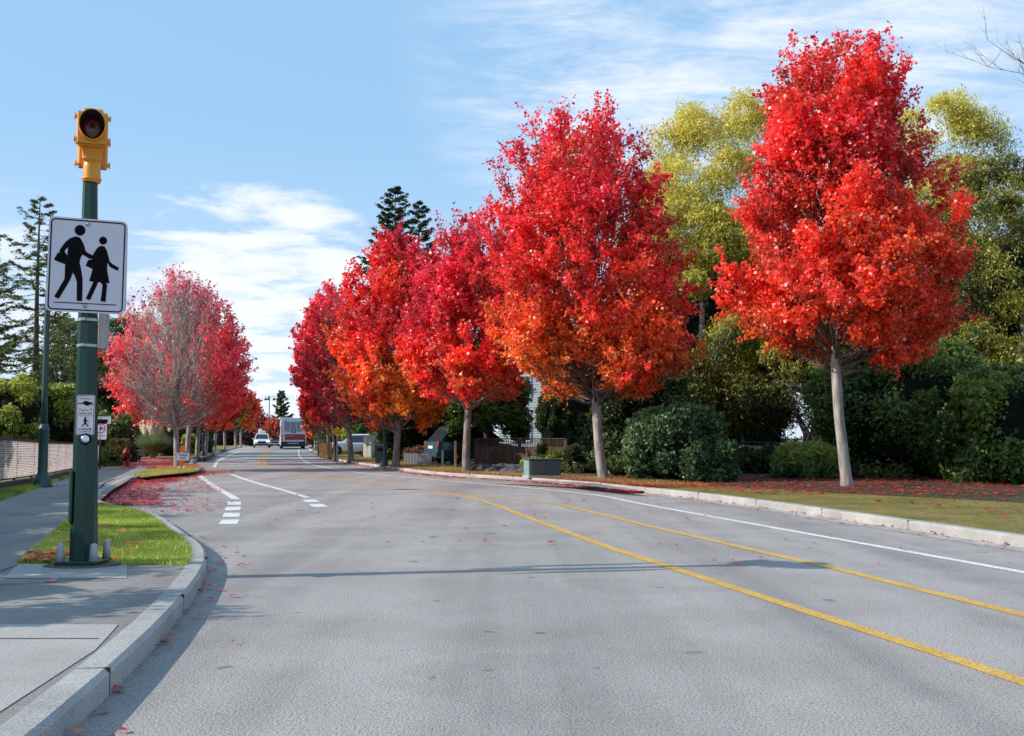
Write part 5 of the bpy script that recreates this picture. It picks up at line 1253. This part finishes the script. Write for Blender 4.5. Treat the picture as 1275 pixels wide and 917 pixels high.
# cypresses
leafy('cypress_tree', 'narrow dark green cypress column behind the low green utility box', 'cypress', (at(688, 545, 38.5).x, 38.5, .11), (1.05, 1.0, zat(455, 38.5)), 76, 22000, .10, [(0, (0.015, 0.035, 0.008)), (.6, (0.07, 0.11, 0.015)), (1, (0.18, 0.20, 0.03))], lobes=50, lobe_r=.10, aspect=.3, shape='column', topgain=.15)
leafy('cypress_tree', 'very dark conical cypress right of the narrow column', 'cypress', (at(722, 545, 40).x, 40, .11), (2.1, 1.8, zat(468, 40)), 77, 22000, .11, DK, lobes=50, lobe_r=.13, aspect=.3, shape='column', topgain=.0)
# shrubs around the utility box
bush('yellow-green arching shrub behind the low utility box', 700, 34.6, 566, 62, 78, 12000, YG, aspect=.25, leaf=.13, lobe_r=.16, out=.9, coreS=.5)
bush('pale straggly shrub between the box and the broad maple trunk', 724, 33.8, 556, 46, 79, 8000, [(0, (0.04, 0.06, 0.02)), (.5, (0.16, 0.19, 0.07)), (1, (0.36, 0.38, 0.18))], aspect=.22, leaf=.13, lobe_r=.16, out=1.0, coreS=.4)
bush('small yellow shrub left of the low utility box', 664, 35.2, 573, 30, 80, 5000, YG, aspect=.3, leaf=.10, coreS=.5)
bush('dark low bush right of the broad maple trunk', 775, 31.5, 572, 46, 81, 7000, DK, leaf=.11)
bush('yellow-green bushy growth beside the broad maple trunk', 762, 35, 505, 52, 82, 14000, YG, leaf=.13, topgain=.3, coreS=.5)
# greens behind R3/R4
bush('leafy green tree behind the crimson maple, above the wooden fence', 606, 44, 425, 90, 83, 34000, MID, leaf=.15, lobes=60, lobe_r=.13, name='broadleaf_tree', cat='tree', lift=1.2, stems=1, coreS=.6)
bush('dark green tree behind the teal hatchback', 552, 52, 440, 110, 84, 34000, [(0, (0.018, 0.035, 0.008)), (.5, (0.08, 0.11, 0.018)), (1, (0.26, 0.26, 0.03))], leaf=.16, lobes=60, lobe_r=.14, name='broadleaf_tree', cat='tree', lift=.9, stems=1)
bush('dark hedge between the lamp post and the teal hatchback', 515, 55, 505, 90, 85, 18000, DK, leaf=.15)
bush('bright yellow-green shrub behind the bin and lamp post', 482, 60, 538, 50, 86, 11000, YG, leaf=.13, coreS=.5)
bush('reddish low shrub left of the teal hatchback', 522, 46, 558, 34, 87, 7000, [(0, (0.03, 0.03, 0.02)), (.5, (0.12, 0.07, 0.04)), (1, (0.25, 0.10, 0.06))], leaf=.10)
bush('tall dark hedge behind the half-bare maple', 445, 85, 505, 90, 88, 16000, DK, leaf=.2)
bush('pale yellow columnar shrub behind the half-bare maple', 431, 72, 530, 12, 89, 5000, YG, leaf=.14, shape='column')
leafy('cypress_tree', 'bright green narrow cypress left of the utility cabinet', 'cypress', (at(443, 545, 74).x, 74, .11), (.85, .8, zat(526, 74)), 90, 6000, .12, [(0, (0.05, 0.14, 0.01)), (1, (0.16, 0.36, 0.03))], lobes=26, lobe_r=.12, aspect=.3, shape='column', topgain=.1)
leafy('cypress_tree', 'second bright green narrow cypress close to the utility cabinet', 'cypress', (at(450, 545, 73).x, 73, .11), (.8, .8, zat(530, 73)), 91, 6000, .12, [(0, (0.05, 0.14, 0.01)), (1, (0.16, 0.36, 0.03))], lobes=26, lobe_r=.12, aspect=.3, shape='column', topgain=.1)
bush('dark hedge far behind the orange hoarding', 405, 150, 528, 70, 92, 9000, DK, leaf=.35)
bush('brown-green low bushes beyond the far lamp post', 345, 165, 549, 60, 93, 6000, MID, leaf=.35)
bush('dark green trees on the far side of the road crest', 300, 190, 535, 120, 94, 10000, DK, leaf=.45)
# conifers
cf1 = at(490, 545, 75)
conifer('fir_tree', 'tall dark fir rising behind the middle of the right row', (cf1.x, 75, .1), zat(236, 75), 5.0, 95, 130, 34000, .3, .26, [(0, (0.012, 0.03, 0.016)), (.5, (0.035, 0.065, 0.028)), (1, (0.09, 0.12, 0.04))], .2)
cf1b = at(520, 545, 78)
conifer('fir_tree', 'shorter dark fir just right of the tall fir behind the right row', (cf1b.x, 78, .1), zat(255, 78), 4.2, 96, 100, 24000, .3, .26, [(0, (0.012, 0.03, 0.016)), (.5, (0.03, 0.055, 0.028)), (1, (0.08, 0.10, 0.04))], .3)
cf2 = at(350, 545, 200)
conifer('fir_tree', 'distant fir behind the bus and far lamp post', (cf2.x, 200, 0), zat(487, 200), 3.4, 97, 60, 9000, .15, .5, None, .2)
cf3 = at(41, 545, 66)
conifer('fir_tree', 'tall sparse fir with open branches at the left edge', (cf3.x, 66, .1), zat(246, 66), 5.1, 98, 62, 17000, .26, .2, [(0, (0.035, 0.06, 0.02)), (.5, (0.10, 0.135, 0.04)), (1, (0.24, 0.25, 0.07))], .35, trunk_r=.19)
cf4 = at(-30, 545, 52)
conifer('fir_tree', 'fir just outside the left edge whose boughs reach into the photo', (cf4.x, 52, .1), zat(285, 52), 3.6, 99, 66, 17000, .25, .2, [(0, (0.035, 0.06, 0.02)), (.5, (0.10, 0.13, 0.04)), (1, (0.22, 0.24, 0.07))], .3)
bush('dark evergreen tree behind the signal pole and sign', 138, 76, 385, 100, 100, 32000, DK, leaf=.18, lobes=70, lobe_r=.11, name='evergreen_tree', cat='tree', lift=1.5, stems=1, shape='egg', coreS=.55)
bush('airy dark tree between the sparse fir and the signal pole', 88, 80, 392, 84, 101, 34000, DK, leaf=.18, lobes=60, lobe_r=.12, name='evergreen_tree', cat='tree', lift=2.4, stems=1, shape='egg', coreS=.3)
# left bushes behind the railing
for px_, tp__, wp, sd, st_, lab in ((10, 470, 80, 102, YG, 'yellow-green bush behind the left end of the railing'), (60, 478, 80, 103, MID, 'mid-green bush behind the railing next to the lamp post'), (100, 500, 60, 104, MID, 'green bush behind the right end of the railing'), (-45, 460, 80, 105, MID, 'large green bush beyond the left edge')):
    bush(lab, px_, 41 + (sd % 3) * 1.5, tp__, wp, sd, 26000, st_, leaf=.13, lobes=55, lobe_r=.15, topgain=.4)
bush('dark shrub bank behind the signal pole and hydrant', 130, 47, 520, 75, 106, 18000, DK, leaf=.13)
bush('yellow-green shrub with reddish tips behind the hydrant', 146, 41.5, 548, 30, 107, 7000, [(0, (0.05, 0.08, 0.02)), (.5, (0.2, 0.22, 0.04)), (1, (0.42, 0.30, 0.08))], leaf=.09, coreS=.6)
bush('dark clipped hedge behind the pampas grass', 176, 65, 516, 72, 108, 20000, DK, leaf=.15, shape='box', dd=.4)
bush('dark hedge behind the pale maple trunks of the left row', 228, 78, 520, 60, 109, 14000, DK, leaf=.18, shape='box', dd=.4)
bush('purple-dark hedge behind the far trunks of the left row', 280, 150, 530, 75, 110, 12000, [(0, (0.012, 0.008, 0.01)), (.5, (0.06, 0.03, 0.045)), (1, (0.16, 0.09, 0.11))], leaf=.3, core_mat='core_red', shape='box', dd=.4)
bush('rounded bright green hedge beside the far side road', 236, 72, 541, 18, 111, 8000, [(0, (0.03, 0.08, 0.02)), (.6, (0.12, 0.2, 0.03)), (1, (0.5, 0.52, 0.12))], leaf=.10, topgain=.9)
b = MB(); c1, c2 = P(160, 569, .12), P(182, 569, .12); b.bbox(((c1.x + c2.x) / 2, c1.y, .32), ((c2 - c1).length, .3, .42), .03)
tag(b.build('timber_planter', M['timber']), 'low dark timber planter wall left of the pampas grass', 'planter wall')
# shade-giving bushes beyond the left edge of the frame
for k, (yy, hh, sd) in enumerate(((6.8, 2.6, 120), (8.6, 2.75, 121), (10.6, 2.9, 122), (12.8, 3.05, 123), (15.2, 3.3, 124), (17.6, 3.6, 125), (20.0, 4.0, 126), (22.2, 4.1, 127))):
    leafy('hedge_bush', 'leafy green bush along the sidewalk beyond the left edge, %s from the camera' % ('nearest', 'second', 'third', 'fourth', 'fifth', 'sixth', 'seventh', 'farthest')[k], 'hedge bush', (-(0.49 * yy + 4.4), yy, .11), (2.8, 3.3, hh), sd, 16000, .10, MID, lobes=45, lobe_r=.14, aspect=.5, coreS=.92, topgain=.2, shape='box')


# pampas grass
pg = P(190, 571, .12)
pa = thing('pampas_grass', 'pampas grass clump with cream plumes left of the bare-centred maple', 'pampas grass', pg)
rng = np.random.default_rng(5); n = 5200
az = rng.uniform(0, 2 * np.pi, n); ln = rng.uniform(.2, 1.0, n); L0 = rng.uniform(1.0, 1.75, n)
vs = []; 
K = 5
th = np.stack([np.cos(az), np.sin(az)], 1)
quads = np.empty((n, K, 4, 3)); side = np.stack([-th[:, 1], th[:, 0]], 1) * .011
def bladept(u):
    r_ = ln * L0 * .95 * u ** 1.5; z = L0 * (u * 1.05 - .55 * ln * u ** 2.4)
    return np.stack([th[:, 0] * r_ + th[:, 0] * .12, th[:, 1] * r_ + th[:, 1] * .12, z], 1)
for k in range(K):
    p, q_ = bladept(np.full(n, k / K)), bladept(np.full(n, (k + 1) / K)); w0 = 1 - k / K * .7; w1 = 1 - (k + 1) / K * .9
    s3 = np.concatenate([side, np.zeros((n, 1))], 1)
    quads[:, k, 0] = p - s3 * w0; quads[:, k, 1] = p + s3 * w0; quads[:, k, 2] = q_ + s3 * w1; quads[:, k, 3] = q_ - s3 * w1
cols = np.repeat(lerp_cols(rng.random(n), [(0, (0.07, 0.12, 0.04)), (.6, (0.24, 0.32, 0.14)), (1, (0.5, 0.5, 0.28))]), K, axis=0)
fast_mesh('blades', quads.reshape(-1, 4, 3), 4, M['leaf'], cols, pa)
st_ = MB(); pos = []; rr0 = random.Random(8)
for k in range(26):
    a = rr0.uniform(0, 6.28); r_ = rr0.uniform(.1, .9) if k > 3 else 1.2; hgt = rr0.uniform(1.35, 1.95) - (.5 if r_ > 1.1 else 0)
    if k <= 3: a = math.pi + rr0.uniform(-.4, .4)
    top = Vector((math.cos(a) * r_, math.sin(a) * r_ * .8, hgt)); st_.tube([(math.cos(a) * .1, math.sin(a) * .1, 0), top * .55 + Vector((0, 0, .3)), top], .006, 4)
    for j_ in range(260):
        u = rr0.random(); sp = .075 * math.sin(math.pi * min(1, u + .12)) + .01
        pos.append(top + Vector((math.cos(a) * .12 * u + rr0.gauss(0, sp * .6), rr0.gauss(0, sp * .6), -.22 + u * .5)))
st_.build('stalks', M['post_wood'], pa)
pos = np.array(pos); fast_mesh('plumes', leaf_quads(rng, pos, .12, None, .4, 0, 0), 4, M['leaf'], lerp_cols(rng.random(len(pos)), [(0, (.6, .5, .38)), (1, (.9, .82, .68))]), pa)

# ================================================================ WORLD, SUN, CAMERA
w = bpy.data.worlds.new('World'); SC.world = w; w.use_nodes = True
nt = w.node_tree; nt.nodes.clear()
outn = nt.nodes.new('ShaderNodeOutputWorld')
sky = nt.nodes.new('ShaderNodeTexSky'); sky.sky_type = 'NISHITA'; sky.sun_disc = False
sun_el = R(31); sun_dir = Vector((-1, -.18, 0)).normalized()
sky.sun_elevation = sun_el; sky.sun_rotation = math.atan2(sun_dir.x, sun_dir.y); sky.air_density = 1.0; sky.dust_density = 0.6; sky.ozone_density = 1.2
bg = nt.nodes.new('ShaderNodeBackground'); bg.inputs['Strength'].default_value = 0.15
nt.links.new(sky.outputs[0], bg.inputs['Color'])
tc = nt.nodes.new('ShaderNodeTexCoord'); sep = nt.nodes.new('ShaderNodeSeparateXYZ'); nt.links.new(tc.outputs['Generated'], sep.inputs[0])
def mth(op, a, b_=None, c=None, clamp=False):
    m_ = nt.nodes.new('ShaderNodeMath'); m_.operation = op; m_.use_clamp = clamp
    for i, v in enumerate((a, b_, c)):
        if v is None: continue
        if isinstance(v, (int, float)): m_.inputs[i].default_value = v
        else: nt.links.new(v, m_.inputs[i])
    return m_.outputs[0]
zc_ = mth('MAXIMUM', mth('ADD', sep.outputs['Z'], 0.10), 0.03)
cxv = nt.nodes.new('ShaderNodeCombineXYZ'); nt.links.new(mth('DIVIDE', sep.outputs['X'], zc_), cxv.inputs[0]); nt.links.new(mth('DIVIDE', sep.outputs['Y'], zc_), cxv.inputs[1])
n1 = nt.nodes.new('ShaderNodeTexNoise'); n1.inputs['Scale'].default_value = 2.6; n1.inputs['Detail'].default_value = 10; n1.inputs['Roughness'].default_value = .62; n1.inputs['Distortion'].default_value = .35
nt.links.new(cxv.outputs[0], n1.inputs['Vector'])
mpp = nt.nodes.new('ShaderNodeMapping'); mpp.inputs['Rotation'].default_value = (0, 0, R(-35)); mpp.inputs['Scale'].default_value = (1.6, 4.5, 1); mpp.inputs['Location'].default_value = (3.3, 1.7, 0)
nt.links.new(cxv.outputs[0], mpp.inputs['Vector'])
n2 = nt.nodes.new('ShaderNodeTexNoise'); n2.inputs['Scale'].default_value = 1.6; n2.inputs['Detail'].default_value = 10; n2.inputs['Roughness'].default_value = .7; n2.inputs['Distortion'].default_value = .5
nt.links.new(mpp.outputs[0], n2.inputs['Vector'])
def dmask(px_, py_, inner, outer):
    d = ray(px_, py_).normalized(); dp_ = nt.nodes.new('ShaderNodeVectorMath'); dp_.operation = 'DOT_PRODUCT'
    nt.links.new(tc.outputs['Generated'], dp_.inputs[0]); dp_.inputs[1].default_value = d
    mr = nt.nodes.new('ShaderNodeMapRange'); mr.interpolation_type = 'SMOOTHSTEP'
    mr.inputs['From Min'].default_value = math.cos(R(outer)); mr.inputs['From Max'].default_value = math.cos(R(inner)); nt.links.new(dp_.outputs['Value'], mr.inputs['Value']); return mr.outputs[0]
def sstep(v, a, b_):
    mr = nt.nodes.new('ShaderNodeMapRange'); mr.interpolation_type = 'SMOOTHSTEP'; mr.inputs['From Min'].default_value = a; mr.inputs['From Max'].default_value = b_
    nt.links.new(v, mr.inputs['Value']); return mr.outputs[0]
# cloud bank low on the left, wisps at the top right
mA = dmask(320, 430, 3.5, 10.5); mB = dmask(930, 60, 8, 19); mC = dmask(0, 400, 1, 9)
low = sstep(mth('ADD', n1.outputs['Fac'], mth('MULTIPLY', mA, .22)), .50, .76)
cA = mth('MULTIPLY', low, mth('MULTIPLY', sstep(mA, .0, .35), 1.0))
cC = mth('MULTIPLY', sstep(mth('ADD', n1.outputs['Fac'], mth('MULTIPLY', mC, .2)), .52, .78), mth('MULTIPLY', mC, .8))
cB = mth('MULTIPLY', sstep(mth('ADD', mth('MULTIPLY', n2.outputs['Fac'], .5), mth('MULTIPLY', n1.outputs['Fac'], .5)), .36, .66), mth('MULTIPLY', mB, .95))
haze = mth('MULTIPLY', sstep(sep.outputs['Z'], .30, -.02), .55)
cl = mth('MAXIMUM', mth('MAXIMUM', cA, cB), mth('MAXIMUM', cC, haze), clamp=True)
bg2 = nt.nodes.new('ShaderNodeBackground'); bg2.inputs['Color'].default_value = (0.86, 0.91, 1.0, 1); bg2.inputs['Strength'].default_value = 1.12
mxs = nt.nodes.new('ShaderNodeMixShader'); nt.links.new(cl, mxs.inputs[0])
bg3 = nt.nodes.new('ShaderNodeBackground'); bg3.inputs['Color'].default_value = (0.37, 0.66, 1.0, 1); bg3.inputs['Strength'].default_value = 1.06
veil = nt.nodes.new('ShaderNodeMixShader'); veil.inputs[0].default_value = .72; nt.links.new(bg.outputs[0], veil.inputs[1]); nt.links.new(bg3.outputs[0], veil.inputs[2]); nt.links.new(veil.outputs[0], mxs.inputs[1]); nt.links.new(bg2.outputs[0], mxs.inputs[2])
nt.links.new(mxs.outputs[0], outn.inputs['Surface'])

sl_ = bpy.data.lights.new('sun', 'SUN'); sl_.energy = 5.0; sl_.angle = R(.53); sl_.color = (1.0, .93, .82)
so_ = bpy.data.objects.new('sun', sl_); link(so_)
sd_ = Vector((sun_dir.x * math.cos(sun_el), sun_dir.y * math.cos(sun_el), math.sin(sun_el)))
so_.rotation_euler = sd_.to_track_quat('Z', 'Y').to_euler()

cam = bpy.data.cameras.new('camera'); co = bpy.data.objects.new('camera', cam); link(co)
co.location = (0, 0, CAMZ); co.rotation_euler = (R(90) + PITCH, 0, 0)
cam.sensor_width = 36; cam.lens = 36 * F / 1275; cam.clip_end = 5000; cam.clip_start = .05
SC.camera = co
SC.view_settings.view_transform = 'Standard'; SC.view_settings.look = 'None'; SC.view_settings.exposure = 0; SC.view_settings.gamma = 1
SC.cycles.max_bounces = 6; SC.cycles.use_denoising = True
